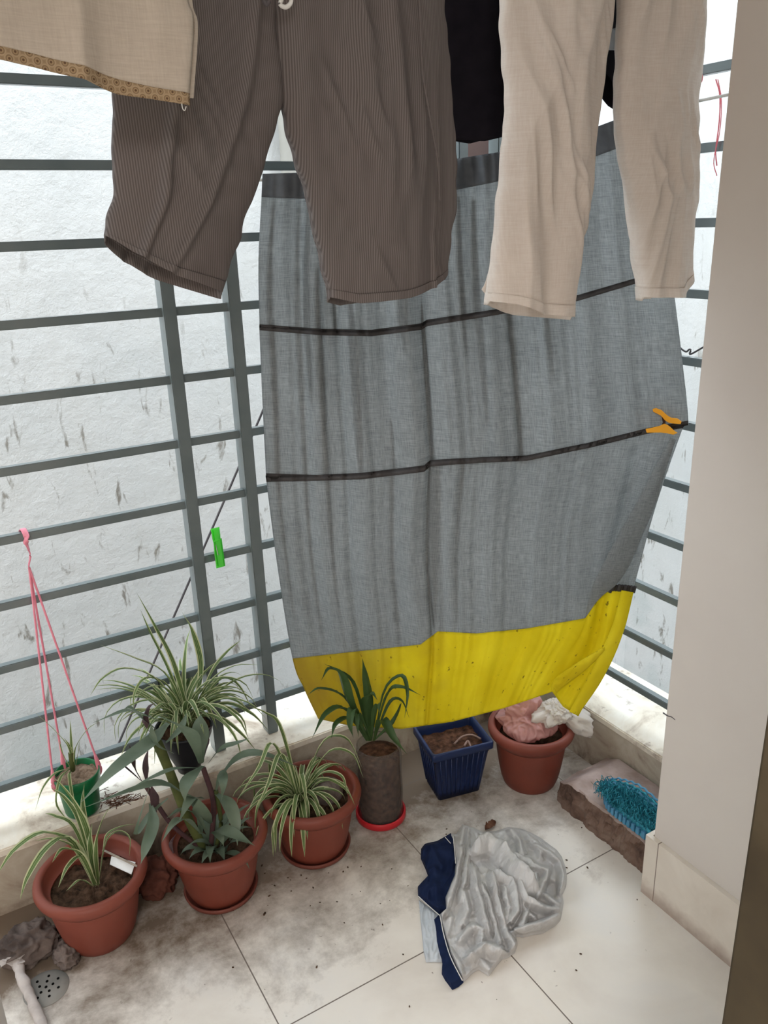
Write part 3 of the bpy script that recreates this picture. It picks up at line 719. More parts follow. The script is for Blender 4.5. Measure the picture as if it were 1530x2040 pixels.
# lime clothespin on the left grille
Cg = atY(434, 1092, YF-.016); t = empty('clothespin', Cg); tag(t, 'lime green plastic clothespin clipped on the left grille between the posts', 'clothespin')
Sg = (Cg-Vector((0, 0, CH))).length/FOC
def cg(px, py, d): return Cg + rx*((px-434)*Sg) - ux*((py-1092)*Sg) + vx*d
def pin_half(outer, inner, d, name):
    bm = bmesh.new(); n = len(outer)
    for dd0, dd1 in ((d-.004, d+.004),):
        A_ = [bm.verts.new(cg(*p, dd0)) for p in outer]; B_ = [bm.verts.new(cg(*p, dd1)) for p in outer]
        a_ = [bm.verts.new(cg(*p, dd0)) for p in inner]; b_ = [bm.verts.new(cg(*p, dd1-.002)) for p in inner]
        for i in range(n):
            j = (i+1) % n
            bm.faces.new((A_[i], A_[j], B_[j], B_[i])); bm.faces.new((A_[i], A_[j], a_[j], a_[i]))
            bm.faces.new((a_[i], a_[j], b_[j], b_[i]))
        bm.faces.new(b_); bm.faces.new(B_)
    return obj(name, bm, 'lime', t, False)
pin_half([(431, 1076), (444, 1072), (447, 1096), (451, 1126), (437, 1130), (433, 1102)], [(433, 1079), (442, 1075), (444, 1097), (448, 1123), (439, 1126), (435, 1102)], -.010, 'clothespin_arm')
pin_half([(413, 1056), (427, 1053), (429, 1070), (430, 1090), (434, 1127), (426, 1128), (422, 1095), (417, 1078)], [(416, 1059), (425, 1057), (426, 1070), (428, 1090), (431, 1123), (428, 1124), (424, 1095), (419, 1078)], .020, 'clothespin_arm')
bm = bmesh.new(); tube(bm, [cg(434, 1084, -.010), cg(438, 1096, -.013), cg(439, 1104, -.010), cg(433, 1100, .012)], .0012, 8); obj('spring', bm, 'spring', t)
# red strings on the right grille
bm = bmesh.new(); tube(bm, [atX(1395, 158, 1.545), atX(1392, 150, 1.545), atX(1388, 165, 1.545), atX(1390, 190, 1.545), atX(1383, 215, 1.545), atX(1379, 238, 1.545)], .003, 8)
tube(bm, [atX(1386, 152, 1.545), atX(1397, 150, 1.545), atX(1396, 162, 1.545), atX(1388, 165, 1.545)], .003, 8)
tag(obj('string', bm, 'pinkred'), 'red cloth tie knotted on the right grille beside the cream trousers', 'string')
bm = bmesh.new(); tube(bm, [atX(1426, 158, 1.545), atX(1434, 190, 1.545), atX(1433, 240, 1.545), atX(1426, 300, 1.545), atX(1428, 330, 1.545)], .0013, 6)
tube(bm, [atX(1430, 158, 1.545), atX(1437, 200, 1.545), atX(1434, 260, 1.545), atX(1422, 320, 1.545), atX(1428, 350, 1.545)], .0010, 6)
tag(obj('string', bm, 'pinkred'), 'thin red thread hanging in a long loop next to the end wall', 'string')

# ------------------------------------------------------------------ plants
def ribbon(bm, pts, width, uvl, n=14, fold=.25, side=None, tipw=.04, shape='spider'):
    P = spline(pts, n); rows = []
    for i, p in enumerate(P):
        u = i/n; t_ = (P[min(i+1, n)]-P[max(i-1, 0)]).normalized()
        s = t_.cross(Vector((0, 0, 1)))
        if s.length < .15: s = side if side else t_.cross(Vector((.3, 1, 0)))
        s.normalize()
        if rows and s.dot(rows[-1][1]) < 0: s = -s
        if rows: s = (s+rows[-1][1]*1.5).normalized()
        nn = s.cross(t_).normalized()
        if shape == 'spider': w_ = width*(.55+.45*sm(0, .3, u))*(1-u**3.2)+width*tipw*0
        else: w_ = width*(.30+.70*sm(0, .38, u))*(1-sm(.45, 1.02, u))**.8
        w_ = max(w_, .0004)
        rows.append(([bm.verts.new(p+s*w_*.5*k+nn*(-fold*w_*(1-abs(k)))) for k in (-1, -.5, 0, .5, 1)], s, u))
    for (a, _, u0), (b, _, u1) in zip(rows, rows[1:]):
        for k in range(4):
            f = bm.faces.new((a[k], a[k+1], b[k+1], b[k]))
            for l, q in zip(f.loops, ((k/4, u0), ((k+1)/4, u0), ((k+1)/4, u1), (k/4, u1))): l[uvl].uv = q
def arc(base_, az, el, L, droop, seg=6, rnd=None):
    """leaf mid-line bending down under its own weight"""
    p = Vector(base_); pts = [p.copy()]; e = el
    for i in range(seg):
        d = Vector((math.cos(az)*math.cos(e), math.sin(az)*math.cos(e), math.sin(e)))
        p = p + d*L/seg; pts.append(p.copy()); e -= droop*(.5+1.0*i/seg)/seg*2; e = max(e, -1.45); az += .05*random.uniform(-1, 1)
    return pts
def foliage(name, mat, parent, leaves, extra=(), shape='spider', fold=.25):
    bm = bmesh.new(); uvl = bm.loops.layers.uv.verify()
    for pts, w_ in leaves: ribbon(bm, pts, w_, uvl, shape=shape, fold=fold)
    o = obj(name, bm, mat, parent, recalc=False); return o
def soil_disc(parent, c, r, z, mat='soil', amp=.006, name='soil', seed=0):
    bm = bmesh.new(); n = 48; R = 14; rings = []
    ctr = bm.verts.new((c[0], c[1], z+amp))
    for j in range(1, R+1):
        rings.append([bm.verts.new((c[0]+r*j/R*math.cos(2*PI*i/n), c[1]+r*j/R*math.sin(2*PI*i/n),
                     z+amp*(1+2*nz(c[0]*7+j*.7*math.cos(2*PI*i/n), c[1]*7+j*.7*math.sin(2*PI*i/n), seed))+amp*.8*nz(j*2.1*math.cos(2*PI*i/n)+c[0]*30, j*2.1*math.sin(2*PI*i/n), 3))) for i in range(n)])
    for i in range(n): bm.faces.new((ctr, rings[0][i], rings[0][(i+1) % n]))
    for a, b in zip(rings, rings[1:]):
        for i in range(n): bm.faces.new((a[i], b[i], b[(i+1) % n], a[(i+1) % n]))
    return obj(name, bm, mat, parent)
def pot(parent, c, R, H, rb, mat, z0=0, rim=True):
    bm = bmesh.new(); k = .82*R
    prof = [(0.001, .0015), (rb-.006, .0015), (rb-.002, 0), (rb+.001, .004)]
    for i in range(1, 9):
        u = i/8; prof.append((rb+(k-rb)*(u**.62), .004+(H*.74-.004)*u))
    bodyprof = prof + [(k-.001, H*.79), (k-.004, H*.79), (k-.006, H*.74), (rb, .02)]
    rings = lathe(bm, bodyprof, (c[0], c[1], z0)); body = obj('pot_body', bm, mat, parent)
    bm = bmesh.new()
    rp = [(k-.004, H*.752), (k+.004, H*.757), (R-.012, H*.80), (R-.008, H*.82), (R-.003, H*.86), (R, H*.91), (R-.0015, H*.96), (R-.006, H*.99), (R-.012, H), (R-.018, H*.99), (R-.021, H*.96), (R-.021, H*.84), (k-.012, H*.80)]
    lathe(bm, rp, (c[0], c[1], z0)); obj('pot_rim', bm, mat, body)
    return .79*R-.004
def saucer(c, r, label, z0=0, mat='saucer'):
    bm = bmesh.new()
    rr = lathe(bm, [(.001, 0.0005), (r-.012, 0.0005), (r-.004, .006), (r, .017), (r-.003, .019), (r-.006, .017), (r-.012, .006), (.001, .0045)], (c[0], c[1], z0))
    return tag(obj('plant_saucer', bm, mat), label, 'saucer', 'saucers under the terracotta pots')
def spider_leaves(base_, n, L0, L1, w_, droop=(1.6, 2.6), el=(.5, 1.4), az=(0, 2*PI), rb=.012, seed=1):
    random.seed(seed); out = []
    for i in range(n):
        a = az[0]+(az[1]-az[0])*(i+random.random())/n; e = random.uniform(*el); L = random.uniform(L0, L1)
        b = Vector(base_)+Vector((math.cos(a)*rb*random.random(), math.sin(a)*rb*random.random(), 0))
        out.append((arc(b, a, e, L, random.uniform(*droop)), w_*random.uniform(.7, 1.1)))
    return out
def px_leaf(pts, w_):           # pts = (x, y, Y) in photo pixels and metres of depth
    return ([atY(*p) for p in pts], w_)

# --- pot 1, left front: spider plant with a white label
c = (.142, 1.577); t = empty('potted_spider_plant', (*c, 0)); tag(t, 'terracotta plastic pot of striped spider plant with white card, nearest the left edge', 'potted plant', 'terracotta pots in a row on the floor')
ri = pot(t, c, .121, .176, .071, 'terracotta2')
soil_disc(t, c, ri+.002, .122, seed=1)
b0 = Vector((c[0]+.002, c[1]-.01, .125))
lv = []
for pts, w_ in ((((190, 1755, 1.57), (150, 1680, 1.52), (90, 1655, 1.47), (30, 1690, 1.42), (-8, 1745, 1.40)), .020),
                (((185, 1755, 1.56), (140, 1670, 1.50), (95, 1685, 1.43), (55, 1745, 1.39), (40, 1792, 1.38)), .018),
                (((188, 1760, 1.56), (150, 1690, 1.52), (110, 1670, 1.50), (68, 1675, 1.47)), .015),
                (((190, 1760, 1.55), (160, 1700, 1.50), (125, 1690, 1.48), (104, 1718, 1.46)), .015),
                (((192, 1762, 1.56), (160, 1640, 1.60), (130, 1590, 1.63), (102, 1570, 1.65)), .012),
                (((194, 1762, 1.56), (172, 1650, 1.58), (165, 1600, 1.60), (168, 1560, 1.60)), .013),
                (((196, 1762, 1.56), (190, 1690, 1.54), (200, 1640, 1.53), (220, 1605, 1.52)), .013),
                (((196, 1765, 1.56), (205, 1690, 1.55), (215, 1660, 1.56), (245, 1645, 1.58), (278, 1641, 1.60)), .008),
                (((196, 1765, 1.56), (210, 1680, 1.56), (235, 1655, 1.57), (258, 1668, 1.55), (258, 1705, 1.52)), .006),
                (((188, 1762, 1.55), (165, 1705, 1.51), (135, 1725, 1.47), (116, 1768, 1.46)), .014),
                (((192, 1765, 1.56), (150, 1650, 1.58), (110, 1625, 1.60), (90, 1620, 1.62)), .012),
                (((185, 1765, 1.55), (160, 1752, 1.52), (132, 1775, 1.50)), .008),
                (((192, 1760, 1.56), (175, 1660, 1.57), (150, 1600, 1.57), (120, 1560, 1.56), (105, 1550, 1.56)), .016),
                (((195, 1760, 1.56), (180, 1690, 1.55), (183, 1640, 1.55)), .016), (((192, 1762, 1.56), (160, 1700, 1.58), (150, 1670, 1.6)), .016)):
    lv.append(px_leaf(pts, w_))
foliage('leaves', 'spider', t, lv)
bm = bmesh.new(); q = [atZ(x, y, z) for x, y, z in ((222, 1706, .150), (270, 1718, .150), (262, 1742, .142), (219, 1722, .142))]
extr(bm, q, Vector((0, 0, 1)), .0015); obj('plant_label', bm, 'white_card', t, False)
bm = bmesh.new(); tube(bm, [atZ(205, 1693, .15), atZ(278, 1728, .158)], .003, 8, 3, .4); obj('stick', bm, 'straw', t)

# --- pot 2: broad grey-green leaves
c = (.418, 1.548); t = empty('potted_broadleaf_plant', (*c, .004)); tag(t, 'terracotta pot of grey-green broad leaves with purple shoots, second from the left', 'potted plant', 'terracotta pots in a row on the floor')
ri = pot(t, c, .1225, .172, .070, 'terracotta', .005)
soil_disc(t, c, ri+.002, .122, seed=2)
saucer(c, .088, 'dark terracotta saucer under the pot of broad grey-green leaves')
G = []; PU = []
for pts, w_ in ((((400, 1660, 1.55), (392, 1600, 1.52), (330, 1560, 1.52), (270, 1570, 1.50), (165, 1610, 1.46)), .028),
                (((335, 1440, 1.60), (300, 1475, 1.57), (230, 1530, 1.50), (160, 1600, 1.42)), .034),
                (((330, 1440, 1.60), (280, 1420, 1.58), (250, 1415, 1.55), (185, 1440, 1.50)), .022),
                (((310, 1452, 1.60), (285, 1430, 1.60), (262, 1410, 1.60), (247, 1412, 1.60)), .024),
                (((400, 1520, 1.57), (380, 1460, 1.52), (340, 1435, 1.50), (305, 1424, 1.48)), .030),
                (((402, 1520, 1.57), (400, 1470, 1.56), (398, 1440, 1.57), (400, 1422, 1.58)), .030),
                (((405, 1525, 1.57), (380, 1545, 1.50), (368, 1570, 1.47), (368, 1598, 1.46)), .026),
                (((400, 1530, 1.57), (350, 1530, 1.52), (310, 1545, 1.48), (260, 1570, 1.46)), .014),
                (((430, 1580, 1.55), (455, 1600, 1.50), (470, 1640, 1.47), (473, 1685, 1.45)), .026),
                (((430, 1575, 1.55), (440, 1540, 1.55), (445, 1560, 1.5), (440, 1600, 1.5)), .02),
                (((420, 1660, 1.53), (440, 1650, 1.48), (475, 1665, 1.44), (508, 1685, 1.42)), .026),
                (((400, 1660, 1.54), (370, 1630, 1.50), (345, 1640, 1.47), (322, 1678, 1.45)), .020),
                (((410, 1655, 1.54), (390, 1620, 1.52), (360, 1612, 1.50), (332, 1630, 1.48)), .018),
                (((425, 1660, 1.54), (430, 1655, 1.50), (440, 1668, 1.47), (446, 1686, 1.46)), .018),
                (((430, 1560, 1.57), (470, 1510, 1.55), (520, 1500, 1.52), (600, 1530, 1.48)), .024),
                (((415, 1520, 1.57), (440, 1490, 1.55), (470, 1480, 1.54), (500, 1470, 1.54)), .016),
                (((300, 1600, 1.56), (305, 1640, 1.50), (290, 1690, 1.45), (280, 1722, 1.44)), .022),
                (((335, 1590, 1.56), (300, 1620, 1.54), (270, 1660, 1.50), (300, 1560, 1.5)), .012),
                (((405, 1590, 1.55), (380, 1590, 1.5), (355, 1640, 1.48)), .022), (((420, 1640, 1.55), (400, 1615, 1.50), (395, 1590, 1.48)), .03),
                (((440, 1650, 1.55), (470, 1620, 1.52), (500, 1600, 1.5)), .018),
                (((345, 1500, 1.58), (310, 1480, 1.56), (300, 1440, 1.56)), .02), (((330, 1480, 1.58), (360, 1450, 1.58), (372, 1420, 1.6)), .018)):
    G.append(px_leaf(pts, w_))
for pts, w_ in ((((300, 1460, 1.60), (290, 1440, 1.60), (296, 1410, 1.60), (310, 1400, 1.60)), .018),
                (((405, 1515, 1.57), (412, 1480, 1.57), (408, 1460, 1.58), (425, 1445, 1.58)), .016),
                (((285, 1560, 1.57), (270, 1530, 1.57), (262, 1500, 1.58), (258, 1485, 1.58)), .014),
                (((292, 1560, 1.57), (290, 1520, 1.57), (296, 1490, 1.58)), .014),
                (((287, 1560, 1.57), (270, 1545, 1.57), (240, 1520, 1.58), (225, 1515, 1.58)), .008),
                (((310, 1620, 1.56), (308, 1590, 1.55), (300, 1560, 1.54)), .02),
                (((345, 1700, 1.47), (340, 1680, 1.46), (352, 1660, 1.48)), .008)):
    PU.append(px_leaf(pts, w_))
foliage('leaves', 'broad', t, [(p, w_*1.25) for p, w_ in G]+spider_leaves((c[0], c[1]-.005, .125), 18, .06, .105, .024, (.9, 1.4), (.8, 1.35), rb=.03, seed=14), shape='broad', fold=.12)
foliage('purple_leaves', 'purple', t, PU, shape='broad', fold=.2)
for pts, w_, mt in ((((405, 1690, 1.55), (370, 1620, 1.57), (335, 1530, 1.59), (305, 1460, 1.60)), .011, 'bark'),
                ((( 420, 1690, 1.55), (425, 1600, 1.55), (405, 1530, 1.57)), .006, 'purple_stem'),
                (((400, 1690, 1.55), (340, 1640, 1.56), (290, 1565, 1.57)), .005, 'purple_stem'),
                (((430, 1690, 1.55), (440, 1640, 1.55), (430, 1575, 1.55)), .005, 'bark')):
    bm = bmesh.new(); tube(bm, [atY(*p) for p in pts], w_, 10); obj('stem', bm, mt, t)

# --- pot 3: spider plant with a stone
c = (.672, 1.552); t = empty('potted_spider_plant', (*c, .004)); tag(t, 'terracotta pot of striped spider plant with a round stone, third from the left', 'potted plant', 'terracotta pots in a row on the floor')
ri = pot(t, c, .1235, .176, .072, 'terracotta', .005)
soil_disc(t, c, ri+.002, .130, seed=3)
saucer(c, .090, 'dark terracotta saucer under the pot holding the round stone')
bm = bmesh.new(); bmesh.ops.create_icosphere(bm, subdivisions=4, radius=1)
for v in bm.verts:
    v.co *= 1+.12*noise.noise(v.co*2)+.05*noise.noise(v.co*7); v.co = Vector((v.co.x*.042+.715, v.co.y*.042+1.555, v.co.z*.030+.150))
obj('stone', bm, 'rock', t)
lv = spider_leaves((.645, 1.565, .14), 50, .13, .26, .0145, (1.6, 2.9), (.75, 1.45), rb=.02, seed=5)
for pts, w_ in ((((590, 1580, 1.56), (545, 1480, 1.52), (515, 1530, 1.46), (478, 1585, 1.43)), .012),
                (((590, 1580, 1.56), (560, 1500, 1.50), (535, 1560, 1.44), (512, 1610, 1.43)), .012),
                (((600, 1585, 1.56), (650, 1500, 1.50), (700, 1500, 1.46), (724, 1550, 1.44)), .012),
                (((600, 1580, 1.56), (640, 1480, 1.52), (690, 1470, 1.48), (722, 1530, 1.46)), .013),
                (((595, 1580, 1.56), (560, 1450, 1.60), (530, 1420, 1.62), (490, 1405, 1.62)), .012),
                (((600, 1585, 1.56), (640, 1540, 1.50), (680, 1545, 1.45), (692, 1582, 1.43)), .012),
                (((600, 1585, 1.56), (600, 1540, 1.50), (607, 1570, 1.46), (610, 1600, 1.45)), .012)):
    lv.append(px_leaf(pts, w_))
foliage('leaves', 'spider', t, lv)

# --- tall cloudy jar planter on a red base
c = (.872, 1.562); t = empty('jar_planter', (*c, 0)); tag(t, 'cloudy plastic jar of soil on a red base, growing plain green leaves', 'potted plant')
bm = bmesh.new()
lathe(bm, [(.056, .008), (.059, .02), (.0605, .08), (.059, .15), (.0605, .19), (.059, .20), (.0555, .205), (.056, .21), (.0575, .213), (.0555, .216), (.0565, .222), (.0575, .225), (.0545, .227), (.053, .224)], (c[0], c[1], 0), wob=.02)
obj('jar_body', bm, 'jar', t)
bm = bmesh.new(); r_ = lathe(bm, [(.001, .009), (.052, .009), (.055, .03), (.0565, .08), (.055, .15), (.054, .198), (.03, .204), (.001, .205)], (c[0], c[1], 0), wob=.02); obj('soil', bm, 'soil_husk', t)
bm = bmesh.new(); lathe(bm, [(.001, .0005), (.064, .0005), (.067, .004), (.067, .019), (.0645, .022), (.0615, .020), (.061, .008), (.001, .007)], (c[0], c[1], 0)); obj('base_tray', bm, 'red_plastic', t)
lv = []
for pts, w_ in ((((735, 1475, 1.56), (700, 1400, 1.54), (680, 1340, 1.52), (645, 1322, 1.50)), .030),
                (((735, 1475, 1.56), (705, 1360, 1.55), (660, 1330, 1.53), (640, 1355, 1.50)), .018),
                (((738, 1475, 1.56), (735, 1400, 1.57), (728, 1350, 1.58), (722, 1312, 1.58)), .024),
                (((745, 1475, 1.56), (765, 1375, 1.55), (800, 1345, 1.52), (812, 1380, 1.48), (806, 1430, 1.46)), .016),
                (((745, 1470, 1.56), (770, 1380, 1.53), (800, 1368, 1.50), (838, 1385, 1.46)), .020),
                (((745, 1475, 1.56), (760, 1430, 1.50), (785, 1470, 1.44), (812, 1504, 1.42)), .024),
                (((732, 1475, 1.56), (705, 1410, 1.50), (697, 1440, 1.46), (704, 1470, 1.45)), .020),
                (((740, 1475, 1.56), (715, 1420, 1.50), (712, 1440, 1.47), (714, 1468, 1.46)), .012),
                (((730, 1475, 1.56), (690, 1410, 1.54), (650, 1420, 1.50), (622, 1470, 1.46)), .022),
                (((730, 1475, 1.56), (690, 1390, 1.55), (640, 1370, 1.53), (612, 1385, 1.52)), .016),
                (((745, 1475, 1.56), (780, 1440, 1.56), (795, 1410, 1.55), (800, 1400, 1.55)), .018),
                (((730, 1475, 1.56), (700, 1430, 1.55), (670, 1440, 1.50), (660, 1470, 1.48)), .020),
                (((740, 1475, 1.56), (745, 1420, 1.52), (752, 1400, 1.50), (755, 1420, 1.48)), .016),
                (((745, 1475, 1.56), (775, 1400, 1.56), (800, 1395, 1.54), (815, 1430, 1.52)), .014),
                (((735, 1475, 1.56), (725, 1400, 1.54), (740, 1380, 1.52), (752, 1395, 1.5)), .02)):
    lv.append(px_leaf(pts, w_))
foliage('leaves', 'lily', t, lv, shape='broad', fold=.3)

# --- navy square planter
t = empty('square_planter', (1.09, 1.55, 0)); tag(t, 'navy blue square plastic planter of brown soil under the yellow cloth', 'planter')
a_ = atZ(806, 1462, .17); b_ = atZ(862, 1508, .17); c_ = atZ(985, 1478, .17)
ex = (c_-b_).normalized(); ey = Vector((-ex.y, ex.x, 0)); Wd = (c_-b_).length; Dp = .15
def pl_pt(u, v, z, inset=0):
    return b_ + ex*(inset+(Wd-2*inset)*u) + ey*(inset+(Dp-2*inset)*v) + Vector((0, 0, z-.17))
bm = bmesh.new()
def loop(z, ins, rnd=.008, nr=4, ribs=0):
    out = []; w_, d_ = Wd-2*ins, Dp-2*ins
    for cx, cy, a0 in ((w_-rnd, rnd, -PI/2), (w_-rnd, d_-rnd, 0), (rnd, d_-rnd, PI/2), (rnd, rnd, PI)):
        for k in range(nr+1):
            a = a0+PI/2*k/nr; out.append((cx+rnd*math.cos(a), cy+rnd*math.sin(a)))
    return [bm.verts.new(b_+ex*(ins+x)+ey*(ins+y)+Vector((0, 0, z-.17))) for x, y in out]
seq = [(.002, .030), (.0, .028), (.03, .024), (.145, .009), (.147, .003), (.150, 0), (.168, 0), (.171, .002), (.170, .007), (.150, .009), (.10, .016)]
L_ = [loop(z, i) for z, i in seq]
for p, q in zip(L_, L_[1:]):
    for i in range(len(p)): bm.faces.new((p[i], p[(i+1) % len(p)], q[(i+1) % len(p)], q[i]))
bm.faces.new(L_[0]); obj('planter_body', bm, 'blue_plastic', t)
bm = bmesh.new()
for k in range(9):
    u = (k+.5)/9*.9+.05
    for z0_, z1_ in ((.012, .142),):
        tube(bm, [pl_pt(u, 0, z0_, .0255), pl_pt(u, 0, z1_, .0085)], .0022, 6, 2)
for k in range(7):
    u = (k+.5)/7*.9+.05; tube(bm, [pl_pt(0, u, .012, .0255), pl_pt(0, u, .142, .0085)], .0022, 6, 2)
obj('planter_ribs', bm, 'blue_plastic', t)
bm = bmesh.new()
def fn(a, v):
    p = pl_pt(a, v, .138, .010); p.z += .006*nz(p.x*40, p.y*40)+.003*nz(p.x*110, p.y*110); return p, (a, v)
grid(bm, 40, 30, fn); obj('soil', bm, 'soil_husk', t)
bm = bmesh.new(); P_ = lambda x, y: atZ(x, y, .150)
tube(bm, [P_(905, 1482), P_(920, 1468), P_(940, 1464), P_(958, 1472)], .0028, 6); tube(bm, [P_(925, 1486), P_(932, 1476), P_(938, 1488)], .003, 6)
obj('dry_root', bm, 'pink', t)
bpy.data.objects['dry_root'].data.materials[0] = M['straw2']

# --- pot 5 with plastic bags
c = (1.302, 1.462); t = empty('plant_pot', (*c, 0)); tag(t, 'empty-looking terracotta pot stuffed with plastic bags, rightmost of the row', 'pot', 'terracotta pots in a row on the floor')
ri = pot(t, c, .119, .188, .0725, 'terracotta')
soil_disc(t, c, ri+.002, .13, seed=5)
def bag(name, pts, mat, label, seed, amp=.35, sc=3.0):
    """crumpled bag: rows of ellipses along a spine; pts = (pos, rx, ry, rz)"""
    bm = bmesh.new(); bmesh.ops.create_icosphere(bm, subdivisions=6, radius=1)
    ctrs = [(Vector(p), Vector(r)) for p, r in pts]
    for v in bm.verts:
        d = v.co.normalized(); best = None
        # farthest support point of the union of ellipsoids seen from the first centre
        o = ctrs[0][0]; rmax = 0
        for cc, rr in ctrs:
            q = o-cc; A2 = sum((d[i]/rr[i])**2 for i in range(3)); B2 = 2*sum(d[i]*q[i]/rr[i]**2 for i in range(3)); C2 = sum((q[i]/rr[i])**2 for i in range(3))-1
            D2 = B2*B2-4*A2*C2
            if D2 > 0: rmax = max(rmax, (-B2+math.sqrt(D2))/(2*A2))
        n1 = abs(nz(d.x*sc+seed, d.y*sc, d.z*sc)); n2 = abs(nz(d.x*sc*2.7, d.y*sc*2.7+seed, d.z*sc*2.7)); n3 = nz(d.x*sc*7, d.y*sc*7+seed, d.z*sc*7)
        v.co = o + d*rmax*(1-amp*n1*1.1-amp*.35*n2+amp*.04*n3)
    o_ = obj(name, bm, mat); solid(o_, .0006); return tag(o_, label, 'plastic bag')
bag('plastic_bag', [((1.30, 1.475, .185), (.098, .085, .04)), ((1.30, 1.50, .225), (.065, .05, .045))], 'bag_pink', 'pinkish crumpled plastic bag filling the rightmost terracotta pot', 3, .34, 1.6)
bag('plastic_bag', [((1.36, 1.425, .222), (.055, .05, .028)), ((1.405, 1.385, .200), (.038, .042, .030)), ((1.325, 1.425, .215), (.055, .04, .022)), ((1.40, 1.36, .180), (.03, .03, .03))], 'bag_white', 'clear white plastic bag spilling over the rim of the rightmost pot', 11, .40, 2.2)

# --- hanging green pot
c = (.170, 1.772); zb = .192
t = empty('hanging_pot', (*c, zb)); tag(t, 'small green plastic pot hung on pink straps from the left grille', 'potted plant')
bm = bmesh.new()
lathe(bm, [(.001, .002), (.036, .002), (.038, 0), (.040, .005), (.0465, .075), (.0485, .078), (.0495, .080), (.0515, .082), (.053, .104), (.0515, .108), (.0495, .106), (.048, .085), (.044, .05)], (*c, zb)); obj('pot_body', bm, 'green_plastic', t)
soil_disc(t, c, .0485, zb+.090, 'soil_dry', .003)
lv = [px_leaf(p, w_) for p, w_ in (
    (((145, 1530, 1.775), (138, 1490, 1.77), (110, 1455, 1.77), (68, 1418, 1.77)), .007), (((145, 1530, 1.775), (140, 1490, 1.77), (128, 1470, 1.76)), .007),
    (((146, 1530, 1.775), (142, 1480, 1.77), (140, 1435, 1.77)), .007), (((148, 1530, 1.775), (150, 1490, 1.76), (172, 1455, 1.75), (195, 1438, 1.75)), .006),
    (((140, 1530, 1.775), (110, 1540, 1.72), (85, 1570, 1.70), (70, 1615, 1.70)), .008), (((142, 1530, 1.775), (120, 1550, 1.71), (112, 1600, 1.70), (135, 1635, 1.68)), .008),
    (((143, 1535, 1.775), (138, 1545, 1.72), (145, 1590, 1.70), (155, 1620, 1.69)), .008), (((140, 1530, 1.775), (125, 1500, 1.77), (118, 1475, 1.77)), .005),
    (((150, 1530, 1.775), (155, 1500, 1.77), (160, 1470, 1.77)), .005))]
foliage('leaves', 'spider', t, lv)
bm = bmesh.new(); tube(bm, [atY(145, 1535, 1.775), atY(141, 1500, 1.773)], .006, 10, 3); obj('stem', bm, 'bark', t)
top_ = Vector((.158, YF-.006, RZ[4]+.013))
hz = RZ[4]
loopp = [atY(57, 1128, YF-.02), atY(60, 1105, YF-.02), atY(52, 1080, YF-.018), Vector((.165, YF-.014, hz+.004)), Vector((.162, YF, hz+.016)), Vector((.159, YF+.014, hz+.006)), Vector((.160, YF+.016, hz-.008))]
bm = bmesh.new(); tube(bm, loopp, .0065, 8, 40, .25)
obj('hook_strap', bm, 'pink', t)
l_end = Vector((c[0]-.053, c[1]-.006, zb+.100)); r_end = Vector((c[0]+.052, c[1]+.0, zb+.100)); bk_end = Vector((c[0]-.02, c[1]+.050, zb+.100))
kn = atY(58, 1130, YF-.02)
for e_ in (l_end, r_end, bk_end):
    bm = bmesh.new(); tube(bm, [kn, kn.lerp(e_, .5)+Vector((0, -.002, 0)), e_], .0024, 8, 20)
    tube(bm, [kn.lerp(e_, .93), e_+Vector((0, 0, -.004)), e_+Vector((0, 0, -.022))], lambda u: .0024+.004*math.sin(PI*u), 8, 10)
    obj('strap', bm, 'pink', t)

# --- black pot on the ledge
c = (.430, 1.755); zb = .212
t = empty('potted_spider_plant', (*c, zb)); tag(t, 'black pot of tall striped spider plant hooked on the left grille beside the post', 'potted plant')
bm = bmesh.new()
lathe(bm, [(.001, .002), (.026, .002), (.028, 0), (.034, .02), (.055, .075), (.067, .105), (.071, .122), (.072, .126), (.069, .128), (.066, .122), (.05, .07)], (*c, zb)); obj('pot_body', bm, 'black_plastic', t)
for hx in (-.03, .03):
    bm = bmesh.new(); tube(bm, [Vector((c[0]+hx, c[1]+.060, zb+.122)), Vector((c[0]+hx, c[1]+.066, zb+.165)), Vector((c[0]+hx, YF-.012, RZ[1]+.006)), Vector((c[0]+hx, YF, RZ[1]+.0125)), Vector((c[0]+hx, YF+.012, RZ[1]+.004)), Vector((c[0]+hx, YF+.012, RZ[1]-.012))], .0016, 6, 24); obj('hook', bm, 'black_plastic', t)
soil_disc(t, c, .063, zb+.112, 'soil', .004)
lv = spider_leaves((c[0], c[1], zb+.115), 62, .16, .30, .015, (.7, 2.2), (1.0, 1.52), rb=.025, seed=9)
